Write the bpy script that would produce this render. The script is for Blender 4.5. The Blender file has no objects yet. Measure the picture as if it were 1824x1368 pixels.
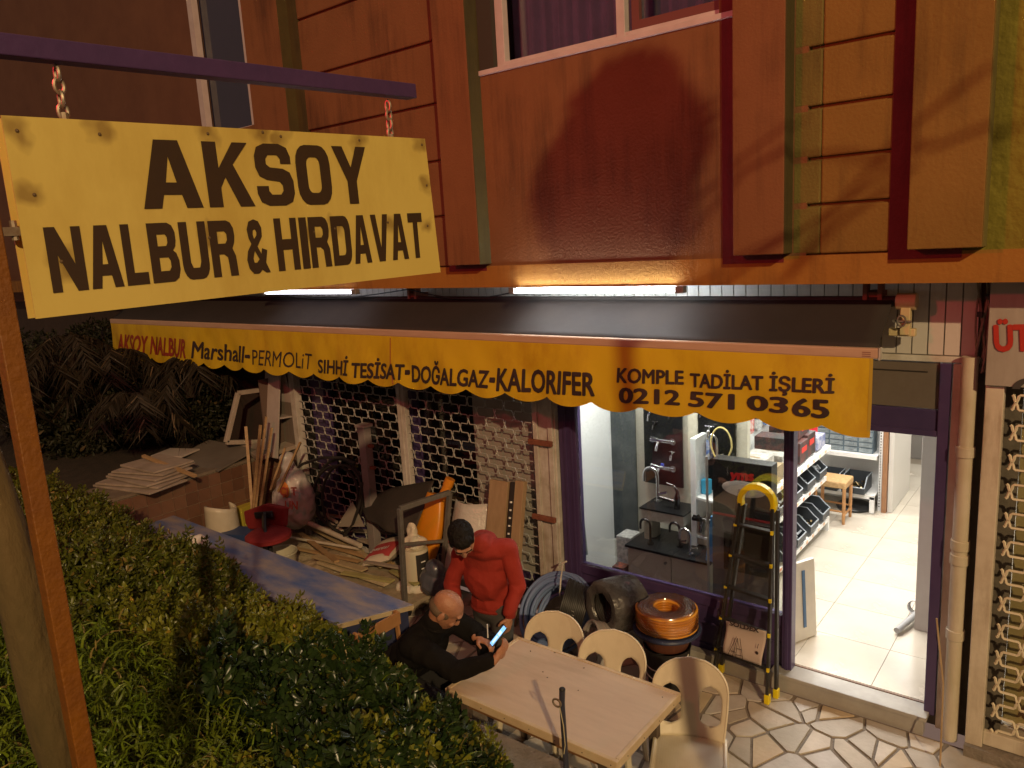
import bpy, bmesh, math, random
import numpy as np
from mathutils import Vector, Matrix, Euler
random.seed(7); np.random.seed(7)
R_ = math.radians
scene = bpy.context.scene
COL = scene.collection
# ------------------------------------------------------------ camera
FPX, PW, PH = 1355.8, 1824, 1368
YAW, PITCH, ROLL, HC = R_(38.79), R_(10.62), R_(-3.30), 3.6
fw = Vector((-math.sin(YAW)*math.cos(PITCH), math.cos(YAW)*math.cos(PITCH), -math.sin(PITCH)))
rt0 = Vector((math.cos(YAW), math.sin(YAW), 0)); up0 = rt0.cross(fw)
rt = rt0*math.cos(ROLL) + up0*math.sin(ROLL); up = rt.cross(fw)
CAM = Vector((0, 0, HC))
cd = bpy.data.cameras.new('camera'); cam = bpy.data.objects.new('camera', cd); COL.objects.link(cam)
cd.sensor_fit = 'HORIZONTAL'; cd.sensor_width = 36; cd.lens = FPX/PW*36
cd.clip_start = 0.05; cd.clip_end = 400
m = Matrix((rt, up, -fw)).transposed().to_4x4(); m.translation = CAM; cam.matrix_world = m
scene.camera = cam
def at(px, py, x=None, y=None, z=None):
    d = fw + rt*((px-912)/FPX) - up*((py-684)/FPX)
    if x is not None: k = x/d.x
    elif y is not None: k = y/d.y
    else: k = (z-HC)/d.z
    return CAM + d*k
# ------------------------------------------------------------ world, light, exposure
W = bpy.data.worlds.new('World'); scene.world = W; W.use_nodes = True
bg = W.node_tree.nodes['Background']
bg.inputs[0].default_value = (1.0, 0.64, 0.50, 1); bg.inputs[1].default_value = 0.15   # town glow on a night sky
scene.view_settings.view_transform = 'Standard'; scene.view_settings.look = 'None'
scene.view_settings.exposure = 0.18; scene.view_settings.gamma = 1
STREET = Vector((14.2, -11.2, 13.2)); STREET_W = 15000
RED = Vector((-3.3, 0.2, 4.75)); RED_W = 280
# ------------------------------------------------------------ materials
MATS = {}
def mat(name, col, col2=None, rough=0.7, metal=0.0, nscale=6.0, bump=0.0, bscale=None, spec=0.5, emit=None, estr=0, trans=0, detail=5, contrast=1.0, coat=0, alpha=1, stretch=None):
    if name in MATS: return MATS[name]
    M = bpy.data.materials.new(name); M.use_nodes = True; nt = M.node_tree; N = nt.nodes; Lk = nt.links
    b = N['Principled BSDF']
    b.inputs['Roughness'].default_value = rough; b.inputs['Metallic'].default_value = metal
    b.inputs['Specular IOR Level'].default_value = spec
    b.inputs['Base Color'].default_value = (*col, 1)
    b.inputs['Coat Weight'].default_value = coat
    b.inputs['Alpha'].default_value = alpha
    if trans: b.inputs['Transmission Weight'].default_value = trans
    if emit: b.inputs['Emission Color'].default_value = (*emit, 1); b.inputs['Emission Strength'].default_value = estr
    tc = N.new('ShaderNodeTexCoord'); vec = tc.outputs['Object']
    if stretch:
        mp = N.new('ShaderNodeMapping'); mp.inputs['Scale'].default_value = stretch; Lk.new(vec, mp.inputs[0]); vec = mp.outputs[0]
    if col2 is not None:
        n = N.new('ShaderNodeTexNoise'); n.inputs['Scale'].default_value = nscale; n.inputs['Detail'].default_value = detail; n.inputs['Roughness'].default_value = 0.62
        Lk.new(vec, n.inputs['Vector'])
        r = N.new('ShaderNodeValToRGB'); e = r.color_ramp.elements
        w = 0.22/contrast
        e[0].position = 0.5-w; e[1].position = 0.5+w; e[0].color = (*col, 1); e[1].color = (*col2, 1)
        Lk.new(n.outputs['Fac'], r.inputs[0]); Lk.new(r.outputs[0], b.inputs['Base Color'])
        mr = N.new('ShaderNodeMapRange'); mr.inputs[3].default_value = max(0, rough-.1); mr.inputs[4].default_value = min(1, rough+.1)
        Lk.new(n.outputs['Fac'], mr.inputs[0]); Lk.new(mr.outputs[0], b.inputs['Roughness'])
    if bump:
        n2 = N.new('ShaderNodeTexNoise'); n2.inputs['Scale'].default_value = bscale or nscale*3; n2.inputs['Detail'].default_value = 4
        Lk.new(vec, n2.inputs['Vector'])
        bp = N.new('ShaderNodeBump'); bp.inputs['Strength'].default_value = bump; bp.inputs['Distance'].default_value = 0.02
        Lk.new(n2.outputs['Fac'], bp.inputs['Height']); Lk.new(bp.outputs[0], b.inputs['Normal'])
    MATS[name] = M; return M
def spot_mat(name, base, base2, spotcol, pts, rad, rough=0.5):
    """base colour with rust/dirt stains round given points (object coords), broken up by noise"""
    M = mat(name, base, base2, rough=rough, nscale=2.5, contrast=.7); nt = M.node_tree; N = nt.nodes; Lk = nt.links
    b = N['Principled BSDF']; src = b.inputs['Base Color'].links[0].from_socket
    tc = N.new('ShaderNodeTexCoord'); nz = N.new('ShaderNodeTexNoise'); nz.inputs['Scale'].default_value = 14
    Lk.new(tc.outputs['Object'], nz.inputs['Vector']); vm = N.new('ShaderNodeVectorMath'); vm.operation = 'MULTIPLY_ADD'
    Lk.new(nz.outputs['Color'], vm.inputs[0]); vm.inputs[1].default_value = (rad*2.2,)*3; Lk.new(tc.outputs['Object'], vm.inputs[2])
    prev = None
    for p in pts:
        d = N.new('ShaderNodeVectorMath'); d.operation = 'DISTANCE'; Lk.new(vm.outputs[0], d.inputs[0]); d.inputs[1].default_value = tuple(Vector(p)+Vector((rad*1.1,)*3))
        if prev is None: prev = d.outputs['Value']
        else:
            mn = N.new('ShaderNodeMath'); mn.operation = 'MINIMUM'; Lk.new(prev, mn.inputs[0]); Lk.new(d.outputs['Value'], mn.inputs[1]); prev = mn.outputs[0]
    mr = N.new('ShaderNodeMapRange'); mr.inputs[1].default_value = rad*.35; mr.inputs[2].default_value = rad*1.0; mr.inputs[3].default_value = 0.8; mr.inputs[4].default_value = 0
    Lk.new(prev, mr.inputs[0]); mx = N.new('ShaderNodeMix'); mx.data_type = 'RGBA'; mx.inputs[7].default_value = (*spotcol, 1)
    Lk.new(mr.outputs[0], mx.inputs[0]); Lk.new(src, mx.inputs[6]); Lk.new(mx.outputs[2], b.inputs['Base Color'])
    return M
def glass_mat(name='window_glass', tint=(0.9, .93, .92), mixf=0.10, rough=0.02):
    if name in MATS: return MATS[name]
    M = bpy.data.materials.new(name); M.use_nodes = True; nt = M.node_tree; N = nt.nodes; Lk = nt.links; N.clear()
    o = N.new('ShaderNodeOutputMaterial'); t = N.new('ShaderNodeBsdfTransparent'); t.inputs[0].default_value = (*tint, 1)
    g = N.new('ShaderNodeBsdfGlossy'); g.inputs['Roughness'].default_value = rough
    mx = N.new('ShaderNodeMixShader'); fr = N.new('ShaderNodeFresnel'); fr.inputs[0].default_value = 1.35
    ad = N.new('ShaderNodeMath'); ad.operation = 'ADD'; ad.inputs[1].default_value = mixf; Lk.new(fr.outputs[0], ad.inputs[0])
    Lk.new(ad.outputs[0], mx.inputs[0]); Lk.new(t.outputs[0], mx.inputs[1]); Lk.new(g.outputs[0], mx.inputs[2]); Lk.new(mx.outputs[0], o.inputs[0])
    MATS[name] = M; return M
# ------------------------------------------------------------ mesh helpers
class MB:
    def __init__(s): s.v = []; s.f = []
    def add(s, vs, fs):
        o = len(s.v); s.v += [tuple(v) for v in vs]; s.f += [tuple(i+o for i in f) for f in fs]; return s
    def box(s, c, d, rot=None):
        c = Vector(c); vs = []
        for sx in (-.5, .5):
            for sy in (-.5, .5):
                for sz in (-.5, .5):
                    p = Vector((sx*d[0], sy*d[1], sz*d[2]))
                    if rot is not None: p = rot @ p
                    vs.append(c+p)
        return s.add(vs, [(0,1,3,2),(4,6,7,5),(0,4,5,1),(2,3,7,6),(0,2,6,4),(1,5,7,3)])
    def b2(s, x0, x1, y0, y1, z0, z1): return s.box(((x0+x1)/2, (y0+y1)/2, (z0+z1)/2), (x1-x0, y1-y0, z1-z0))
    def bar(s, p, q, w, h, upv=(0,0,1)):
        p = Vector(p); q = Vector(q); d = (q-p); L = d.length; d.normalize(); u = Vector(upv)
        if abs(d.dot(u)) > .98: u = Vector((1,0,0))
        r = d.cross(u).normalized(); u = r.cross(d)
        return s.box((p+q)/2, (w, L, h), Matrix((r, d, u)).transposed())
    def tube(s, pts, r, n=8, closed=False, cap=True):
        pts = [Vector(p) for p in pts]; k = len(pts); vs = []; fs = []
        rr = r if isinstance(r, (list, tuple)) else [r]*k
        prev = None
        for i, p in enumerate(pts):
            if closed: t = pts[(i+1) % k]-pts[i-1]
            else: t = pts[min(i+1, k-1)]-pts[max(i-1, 0)]
            if t.length < 1e-9: t = Vector((0,0,1))
            t.normalize()
            if prev is None:
                u = Vector((0,0,1)) if abs(t.z) < .9 else Vector((1,0,0))
                u = (u - t*u.dot(t)).normalized()
            else:
                u = (prev - t*prev.dot(t))
                u = u.normalized() if u.length > 1e-6 else t.orthogonal().normalized()
            prev = u; w = t.cross(u)
            for j in range(n):
                a = 2*math.pi*j/n; vs.append(p + (u*math.cos(a)+w*math.sin(a))*rr[i])
        m_ = k if closed else k-1
        for i in range(m_):
            for j in range(n):
                a = i*n+j; b = i*n+(j+1) % n; c = ((i+1) % k)*n+(j+1) % n; d = ((i+1) % k)*n+j
                fs.append((a, b, c, d))
        if cap and not closed: fs.append(tuple(range(n-1, -1, -1))); fs.append(tuple((k-1)*n+j for j in range(n)))
        return s.add(vs, fs)
    def ell(s, c, rad, rot=None, nu=14, nv=10):
        c = Vector(c); vs = []; fs = []
        if isinstance(rad, (int, float)): rad = (rad,)*3
        for i in range(nv+1):
            th = math.pi*i/nv
            for j in range(nu):
                ph = 2*math.pi*j/nu
                p = Vector((rad[0]*math.sin(th)*math.cos(ph), rad[1]*math.sin(th)*math.sin(ph), rad[2]*math.cos(th)))
                if rot is not None: p = rot @ p
                vs.append(c+p)
        for i in range(nv):
            for j in range(nu): fs.append((i*nu+j, (i+1)*nu+j, (i+1)*nu+(j+1) % nu, i*nu+(j+1) % nu))
        return s.add(vs, fs)
    def cap(s, p, q, r1, r2=None, n=14):
        r2 = r1 if r2 is None else r2; s.ell(p, r1); s.ell(q, r2); return s.tube([p, q], [r1, r2], n)
    def lathe(s, prof, c, n=24, rot=None):
        c = Vector(c); vs = []; fs = []; k = len(prof)
        for (r, z) in prof:
            for j in range(n):
                a = 2*math.pi*j/n; p = Vector((r*math.cos(a), r*math.sin(a), z))
                if rot is not None: p = rot @ p
                vs.append(c+p)
        for i in range(k-1):
            for j in range(n): fs.append((i*n+j, i*n+(j+1) % n, (i+1)*n+(j+1) % n, (i+1)*n+j))
        return s.add(vs, fs)
    def prism(s, poly, d):
        """poly: 3D points planar, d: extrusion vector"""
        n = len(poly); d = Vector(d); vs = [Vector(p) for p in poly] + [Vector(p)+d for p in poly]
        fs = [tuple(range(n)), tuple(range(2*n-1, n-1, -1))] + [(i, i+n, (i+1) % n+n, (i+1) % n) for i in range(n)]
        return s.add(vs, fs)
    def grid(s, fn, nu, nv, thick=None):
        vs = [fn(i/nu, j/nv) for i in range(nu+1) for j in range(nv+1)]
        fs = [(i*(nv+1)+j, (i+1)*(nv+1)+j, (i+1)*(nv+1)+j+1, i*(nv+1)+j+1) for i in range(nu) for j in range(nv)]
        return s.add(vs, fs)
    def mesh(s, name, m, smooth=False, fix=True):
        me = bpy.data.meshes.new(name); me.from_pydata(s.v, [], s.f)
        if fix and len(s.v) < 60000:
            bm = bmesh.new(); bm.from_mesh(me); bmesh.ops.recalc_face_normals(bm, faces=bm.faces[:]); bm.to_mesh(me); bm.free()
        if smooth:
            me.polygons.foreach_set('use_smooth', [True]*len(me.polygons)); me.set_sharp_from_angle(angle=R_(38))
        if m: me.materials.append(m)
        me.update(); return me
    def obj(s, name, m, parent=None, smooth=False, bevel=0, kind=None, solid=0, label=None, subs=0):
        o = bpy.data.objects.new(name, s.mesh(name, m, smooth)); COL.objects.link(o)
        if parent is not None: adopt(o, parent)
        if solid:
            md = o.modifiers.new('solid', 'SOLIDIFY'); md.thickness = solid; md.offset = 0
        if bevel:
            md = o.modifiers.new('bevel', 'BEVEL'); md.width = bevel; md.segments = 2; md.limit_method = 'ANGLE'; md.angle_limit = R_(40)
        if subs:
            md = o.modifiers.new('sub', 'SUBSURF'); md.levels = subs; md.render_levels = subs
        if kind: o['kind'] = kind
        if label: o['label'] = label
        return o
def adopt(o, parent):
    o.parent = parent; o.matrix_parent_inverse = WM(parent).inverted()
def WM(o):
    mm = Matrix.LocRotScale(o.location, o.rotation_euler, o.scale)
    return (WM(o.parent) @ o.matrix_parent_inverse @ mm) if o.parent else mm
def T(name, label, cat, loc=(0,0,0), group=None, rz=0):
    o = bpy.data.objects.new(name, None); COL.objects.link(o); o.location = loc; o.rotation_euler = (0, 0, rz)
    o.empty_display_size = .1; o['label'] = label; o['category'] = cat
    if group: o['group'] = group
    return o
def tag(o, label, cat, group=None):
    o['label'] = label; o['category'] = cat
    if group: o['group'] = group
    return o
def kids(o): return [c for c in bpy.data.objects if c.parent == o]
def dup(root, loc=None, rz=None, label=None):
    def rec(o, par):
        c = o.copy(); COL.objects.link(c)
        if par is not None: c.parent = par
        for k in kids(o): rec(k, c)
        return c
    r = rec(root, None)
    if loc is not None: r.location = loc
    if rz is not None: r.rotation_euler = (0, 0, rz)
    if label: r['label'] = label
    return r
def share(me, name, parent, M4=None):
    o = bpy.data.objects.new(name, me); COL.objects.link(o)
    if parent is not None: adopt(o, parent)
    if M4 is not None: o.matrix_basis = M4
    return o
def RX(a): return Matrix.Rotation(a, 3, 'X')
def RY(a): return Matrix.Rotation(a, 3, 'Y')
def RZ(a): return Matrix.Rotation(a, 3, 'Z')
def text(name, s, quad, m, parent=None, bold=.02, yfun=None, off=(0,0,0), res=3, remesh=None):
    """lettering as flat mesh filling quad = (TL, TR, BR, BL)"""
    cu = bpy.data.curves.new(name, 'FONT'); cu.body = s; cu.size = 1; cu.offset = 0; cu.resolution_u = res; cu.fill_mode = 'BOTH'
    o = bpy.data.objects.new(name, cu); COL.objects.link(o)
    dg = bpy.context.evaluated_depsgraph_get(); me = bpy.data.meshes.new_from_object(o.evaluated_get(dg))
    bpy.data.objects.remove(o); bpy.data.curves.remove(cu)
    n = len(me.vertices); co = np.zeros(n*3); me.vertices.foreach_get('co', co); co = co.reshape(-1, 3)
    mn = co.min(0); mx = co.max(0); u = (co[:, 0]-mn[0])/(mx[0]-mn[0]); v = (co[:, 1]-mn[1])/(mx[1]-mn[1])
    TL, TR, BR, BL = [np.array(q) for q in quad]; off = np.array(off)
    P = (BL[None]*((1-u)*(1-v))[:, None] + BR[None]*(u*(1-v))[:, None] + TL[None]*((1-u)*v)[:, None] + TR[None]*(u*v)[:, None]) + off
    if bold > .005:
        # heavier strokes: the same outline repeated a hair to each side, stacked like layers of vinyl
        ue = (BR-BL)/(mx[0]-mn[0]); ve = (TL-BL)/(mx[1]-mn[1]); nn = np.cross(ue, ve); nn = nn/np.linalg.norm(nn)
        tris = [tuple(p.vertices) for p in me.polygons]; Vs = []; Fs = []
        for k, (dx, dy) in enumerate(((-1,0),(1,0),(0,.7),(0,-.7),(-.7,.5),(.7,-.5),(.7,.5),(-.7,-.5))):
            Vs.append(P+ue*dx*bold+ve*dy*bold+nn*.00025*k); Fs += [tuple(i+k*n for i in t) for t in tris]
        P = np.concatenate(Vs); me = bpy.data.meshes.new(name); me.from_pydata([tuple(p) for p in P], [], Fs); n = len(P)
    if yfun is not None:
        for i in range(n): P[i] = yfun(P[i])
    me.vertices.foreach_set('co', P.reshape(-1)); me.update(); me.materials.clear(); me.materials.append(m); me.name = name
    ob = bpy.data.objects.new(name, me); COL.objects.link(ob)
    if parent is not None: adopt(ob, parent)
    return ob
def blob(prims, name, m, parent, voxel=.012, smooth=4, fac=.5, disp=0, dscale=8, kind=None):
    """prims: MB of overlapping closed shapes -> one continuous surface"""
    o = bpy.data.objects.new(name, prims.mesh(name, m, fix=False)); COL.objects.link(o)
    md = o.modifiers.new('r', 'REMESH'); md.mode = 'VOXEL'; md.voxel_size = voxel
    if smooth: ms = o.modifiers.new('s', 'SMOOTH'); ms.factor = fac; ms.iterations = smooth
    dg = bpy.context.evaluated_depsgraph_get(); me = bpy.data.meshes.new_from_object(o.evaluated_get(dg)); bpy.data.objects.remove(o)
    me.materials.clear(); me.materials.append(m); me.name = name
    if disp:
        from mathutils import noise
        n = len(me.vertices)
        nr = [v.normal.copy() for v in me.vertices]
        for v, nn in zip(me.vertices, nr):
            p = v.co*dscale; p = Vector((p.x, p.y, p.z*.75))
            v.co += nn*disp*(1-2*abs(noise.noise(p)))
    me.polygons.foreach_set('use_smooth', [True]*len(me.polygons)); me.update()
    ob = bpy.data.objects.new(name, me); COL.objects.link(ob)
    if parent is not None: adopt(ob, parent)
    return ob
def lamp(name, kind, loc, power, col, size=.1, size2=None, rot=None, spot=None, parent=None):
    l = bpy.data.lights.new(name, kind); l.energy = power; l.color = col
    if kind == 'AREA':
        l.size = size
        if size2: l.shape = 'RECTANGLE'; l.size_y = size2
    else: l.shadow_soft_size = size
    if spot: l.spot_size = spot; l.spot_blend = .6
    o = bpy.data.objects.new(name, l); COL.objects.link(o); o.location = loc
    if rot: o.rotation_euler = rot
    if parent is not None: adopt(o, parent)
    return o
def weather(M, amount=.5, sc=(9, 9, .7), dark=(.35,.30,.25), seed=0):
    nt = M.node_tree; N = nt.nodes; Lk = nt.links; b = N['Principled BSDF']; src = b.inputs['Base Color'].links[0].from_socket
    tc = N.new('ShaderNodeTexCoord'); mp = N.new('ShaderNodeMapping'); mp.inputs['Scale'].default_value = sc; mp.inputs['Location'].default_value = (seed, seed*.7, 0)
    Lk.new(tc.outputs['Object'], mp.inputs[0]); n = N.new('ShaderNodeTexNoise'); n.inputs['Scale'].default_value = 1; n.inputs['Detail'].default_value = 8; n.inputs['Roughness'].default_value = .7; Lk.new(mp.outputs[0], n.inputs['Vector'])
    n2 = N.new('ShaderNodeTexNoise'); n2.inputs['Scale'].default_value = 1.1; n2.inputs['Detail'].default_value = 6; Lk.new(tc.outputs['Object'], n2.inputs['Vector'])
    mu = N.new('ShaderNodeMath'); mu.operation = 'MULTIPLY'; Lk.new(n.outputs['Fac'], mu.inputs[0]); Lk.new(n2.outputs['Fac'], mu.inputs[1])
    mr = N.new('ShaderNodeMapRange'); mr.inputs[1].default_value = .24; mr.inputs[2].default_value = .42; mr.inputs[3].default_value = 0; mr.inputs[4].default_value = amount; Lk.new(mu.outputs[0], mr.inputs[0])
    mx = N.new('ShaderNodeMix'); mx.data_type = 'RGBA'; mx.blend_type = 'MULTIPLY'; Lk.new(mr.outputs[0], mx.inputs[0]); Lk.new(src, mx.inputs[6]); mx.inputs[7].default_value = (*dark, 1); Lk.new(mx.outputs[2], b.inputs['Base Color'])
# ------------------------------------------------------------ palette
black = mat('black_plastic', (.012,.012,.013), (.02,.02,.02), rough=.5)
white = mat('white_paint', (.72,.72,.70), (.80,.80,.78), rough=.5, nscale=3)
chrome = mat('chrome', (.75,.75,.76), rough=.12, metal=1)
steel = mat('dull_steel', (.30,.29,.27), (.20,.18,.15), rough=.5, metal=.6, nscale=12)
purple = mat('purple_aluminium', (.055,.036,.105), (.07,.045,.125), rough=.35, nscale=8)
cream_metal = mat('cream_metal', (.66,.60,.48), (.50,.43,.32), rough=.5, nscale=5, bump=.1)
dirtywhite = mat('dirty_white_metal', (.62,.60,.55), (.42,.38,.31), rough=.5, nscale=7, contrast=1.2, bump=.1)
wood = mat('raw_wood', (.45,.30,.15), (.32,.20,.09), rough=.6, nscale=4, stretch=(1,1,8), bump=.1)
oldwood = mat('old_wood', (.52,.41,.23), (.34,.26,.14), rough=.8, nscale=5, bump=.3)
concrete = mat('concrete', (.26,.22,.18), (.15,.13,.10), rough=.9, nscale=7, bump=.6, bscale=40)
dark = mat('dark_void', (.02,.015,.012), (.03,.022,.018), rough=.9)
rust = mat('rusty_steel', (.16,.05,.03), (.25,.09,.05), rough=.8, nscale=20, bump=.3)
# ------------------------------------------------------------ unseen lamps of the street (lit in the photograph)
sl = T('street_lamp', 'tall street lamp at the roadside shining warm light on the shop front, out of frame', 'street lamp', (STREET.x+.9, STREET.y-.6, 1.9))
MB().tube([(STREET.x+.9, STREET.y-.6, 1.9), (STREET.x+.9, STREET.y-.6, 13.1), (STREET.x+.6, STREET.y-.4, 13.4), (STREET.x, STREET.y, 13.37)], [.08, .05, .045, .04], 10).obj('pole', steel, sl, smooth=True)
MB().box((STREET.x, STREET.y, 13.37), (.5, .25, .1)).obj('lamp_head', steel, sl, bevel=.03)
lamp('lamp_light', 'POINT', STREET, STREET_W, (1.0, .70, .36), size=.20, parent=sl)
rn = T('neon_sign', 'small red neon shop sign on a bracket, out of frame above the yellow sign', 'sign', (RED.x-.3, RED.y, RED.z+.25))
MB().box((RED.x-.1, RED.y, RED.z+.32), (.5, .08, .12)).obj('housing', black, rn)
MB().box((RED.x, RED.y, RED.z-.15), (.46, .46, .02)).obj('light_shield', black, rn)  # tray added below the lamp to keep red light off the table
lamp('neon_light', 'POINT', RED, RED_W, (1.0, .035, .06), size=.16, parent=rn)
# ------------------------------------------------------------ ground
Y0 = 5.6   # shop front plane
YF = 5.1   # upper facade plane
ground_m = mat('dirty_mortar', (.28,.235,.185), (.18,.15,.12), rough=.9, nscale=9, bump=.5, bscale=60)
cg = MB().b2(-14, 3, 2.6, 5.47, -.3, 0).obj('courtyard_ground', ground_m, kind='structure')
def clip(poly, n, c):
    out = []
    for i in range(len(poly)):
        a = poly[i]; b = poly[(i+1) % len(poly)]; da = a@n-c; db = b@n-c
        if da <= 0: out.append(a)
        if da*db < 0: out.append(a+(b-a)*(da/(da-db)))
    return out
def voronoi(pts, box, rad=1.0, gap=.012, wob=0):
    P = np.array(pts); cells = []
    for i, p in enumerate(P):
        poly = [p+np.array(q)*rad for q in ((-1,-1),(1,-1),(1,1),(-1,1))]
        poly = clip(clip(clip(clip(poly, np.array((1,0)), box[1]), np.array((-1,0)), -box[0]), np.array((0,1)), box[3]), np.array((0,-1)), -box[2])
        d = np.linalg.norm(P-p, axis=1)
        for j in np.argsort(d)[1:16]:
            q = P[j]; n = (q-p)/d[j]; c = ((p+q)/2)@n
            poly = clip(poly, n, c-gap*(.6+.8*random.random()))
            if len(poly) < 3: break
        if len(poly) >= 3: cells.append(poly)
    return cells
stone_ms = [mat('paving_stone_%d' % i, a, b, rough=.6, nscale=5, bump=.25, bscale=30) for i, (a, b) in enumerate([((.56,.48,.38),(.42,.36,.28)), ((.62,.54,.44),(.48,.41,.33)), ((.48,.42,.34),(.38,.33,.27)), ((.60,.47,.31),(.46,.36,.24)), ((.58,.54,.50),(.44,.40,.36))])]
def paving(x0, x1, y0, y1, s):
    pts = []; nx = int((x1-x0)/s); ny = int((y1-y0)/s)
    for i in range(nx+1):
        for j in range(ny+1): pts.append((x0+(i+.5+random.uniform(-.42,.42))*s, y0+(j+.5+random.uniform(-.42,.42))*s))
    pts = [p for p in pts if p[0] < x1 and p[1] < y1]
    pts = [(p[0]+random.uniform(-.09,.09), p[1]+random.uniform(-.09,.09)) for p in pts if random.random() > .22]
    pts = [p for p in pts if x0 < p[0] < x1 and y0 < p[1] < y1]
    return voronoi(pts, (x0, x1, y0, y1), rad=s*2.5, gap=.014)
for poly in paving(-3.3, -.35, 3.12, 5.44, .20):
    c = sum(poly)/len(poly)
    if len(poly) < 3: continue
    h = random.uniform(.008, .014)
    mb = MB(); mb.prism([(p[0], p[1], 0.0) for p in poly], (0, 0, h)); mb.obj('paving_stone', random.choice(stone_ms), cg)
mb = MB()
for poly in paving(-8.2, -3.32, 4.05, 5.44, .23): mb.prism([(p[0], p[1], 0.0) for p in poly], (0, 0, .01))
mb.obj('paving_stones_behind', stone_ms[2], cg, kind='stuff')
# soil bank rising to the street
soil_m = mat('soil', (.05,.035,.02), (.025,.018,.01), rough=1, nscale=8, bump=.8)
def soilz(x, y): return .60 + max(0, (2.8-y))*.52
so = MB(); so.grid(lambda u, v: (-16+u*20, -6+v*8.8, min(1.9, soilz(0, -6+v*8.8)) + .04*math.sin(7*u*20)*math.cos(5*v)), 60, 30).obj('planter_soil', soil_m, kind='structure')
# kerb wall of the planter
kb = T('planter_kerb', 'low rough concrete planter wall running beside the long wooden table', 'kerb wall', (-4, 2.95, 0))
def kerb_top(u, v): 
    x = -9+u*12; return (x, 2.80+v*.33, .66+.003*math.sin(x*9+v*4)+.002*math.sin(x*23))
MB().b2(-9, 3, 2.80, 3.13, -.2, .655).obj('wall_body', concrete, kb)
MB().grid(kerb_top, 120, 5).obj('mortar_cap', concrete, kb, smooth=True)
# ------------------------------------------------------------ building facade
orange = mat('orange_render', (.205,.09,.03), (.155,.066,.02), rough=.85, nscale=1.6, bump=.25, bscale=50)
ochre = mat('ochre_panel_render', (.23,.125,.02), (.185,.10,.016), rough=.85, nscale=1.6, bump=.25, bscale=50)
orange2 = mat('brown_orange_render', (.20,.085,.028), (.165,.068,.022), rough=.85, nscale=2, bump=.2, bscale=60)
redp = mat('red_band_paint', (.15,.010,.012), (.11,.008,.010), rough=.7, nscale=4, bump=.2, bscale=50)
olive = mat('olive_paint', (.075,.058,.012), (.055,.042,.01), rough=.8, nscale=3, bump=.2, bscale=50)
green = mat('green_paint', (.17,.135,.025), (.13,.105,.02), rough=.85, nscale=4, bump=.3, bscale=60)
stucco = mat('green_stucco', (.21,.175,.014), (.16,.13,.012), rough=.9, nscale=3, bump=1.0, bscale=14)
bandm = mat('ochre_band_paint', (.33,.15,.018), (.27,.115,.014), rough=.85, nscale=2, bump=.2, bscale=40)
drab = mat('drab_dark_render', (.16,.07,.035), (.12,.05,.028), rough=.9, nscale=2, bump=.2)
bd = T('apartment_building', 'apartment block facade painted orange, red and green above the shop awning', 'building', (-4, 5.1, 3.2))
ZB = 3.215
MB().b2(-20, 4, YF-.005, 5.62, ZB, 3.40).obj('base_band', bandm, bd)
# wall sheets
MB().b2(-4.62, -2.03, YF, YF+.3, 3.40, 4.975).obj('wall', orange, bd)
MB().b2(-2.18, -1.6, YF+.001, YF+.3, 3.40, 8).obj('wall', orange, bd)
MB().b2(-4.62, -2.18, YF+.001, YF+.3, 6.5, 8).obj('wall', orange, bd)
MB().b2(-.72, 4, YF+.002, YF+.3, 3.40, 8).obj('stucco_wall', stucco, bd)
def panels(x0, x1, zs, m, name='wall_panel', dy=0):
    for z0, z1 in zip(zs[:-1], zs[1:]):
        MB().b2(x0, x1, YF+dy, YF+.3, z0+.010, z1-.010).obj(name, m, bd, bevel=.012)
    MB().b2(x0, x1, YF+.035+dy, YF+.29, zs[0], zs[-1]).obj('groove_back', m, bd)
zsR = [3.40, 3.715, 4.00, 4.31, 4.66, 5.05, 5.5, 6.0]
panels(-1.69, -1.515, zsR, green); panels(-1.515, -.80, zsR, ochre)
zsL = [3.40, 3.85, 4.33, 4.81, 5.32, 5.86, 6.5, 7.2]
panels(-6.56, -4.62, zsL, orange)
def pilaster(x0, x1, m, side_m, z0=3.42, proj=.15):
    MB().b2(x0, x1-.004, YF-proj, YF+.05, z0, 8).obj('pilaster', m, bd, bevel=.006)
    MB().b2(x1-.004, x1+.001, YF-proj+.003, YF, z0+.002, 8).obj('pilaster_side', side_m, bd)
pilaster(-4.62, -4.25, orange2, olive); pilaster(-2.03, -1.69, orange2, olive); pilaster(-.98, -.60, ochre, green)
pilaster(-7.3, -6.70, orange2, olive, proj=.12)
MB().b2(-6.70, -6.56, YF, YF+.2, 3.40, 8).obj('wall_strip', olive, bd)
# red bands left of and under the pilasters
for (x0, x1) in ((-2.16, -1.74), (-1.11, -.72)):
    MB().b2(x0, x0+.14, YF-.008, YF+.001, 3.36, 8).obj('red_band', redp, bd)
    MB().b2(x0+.14, x1, YF-.008, YF+.001, 3.36, 3.425).obj('red_band', redp, bd)
MB().b2(-4.74, -4.62, YF-.008, YF+.001, 3.36, 8).obj('red_band', redp, bd); MB().b2(-4.62, -4.3, YF-.008, YF+.001, 3.36, 3.425).obj('red_band', redp, bd)
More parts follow.
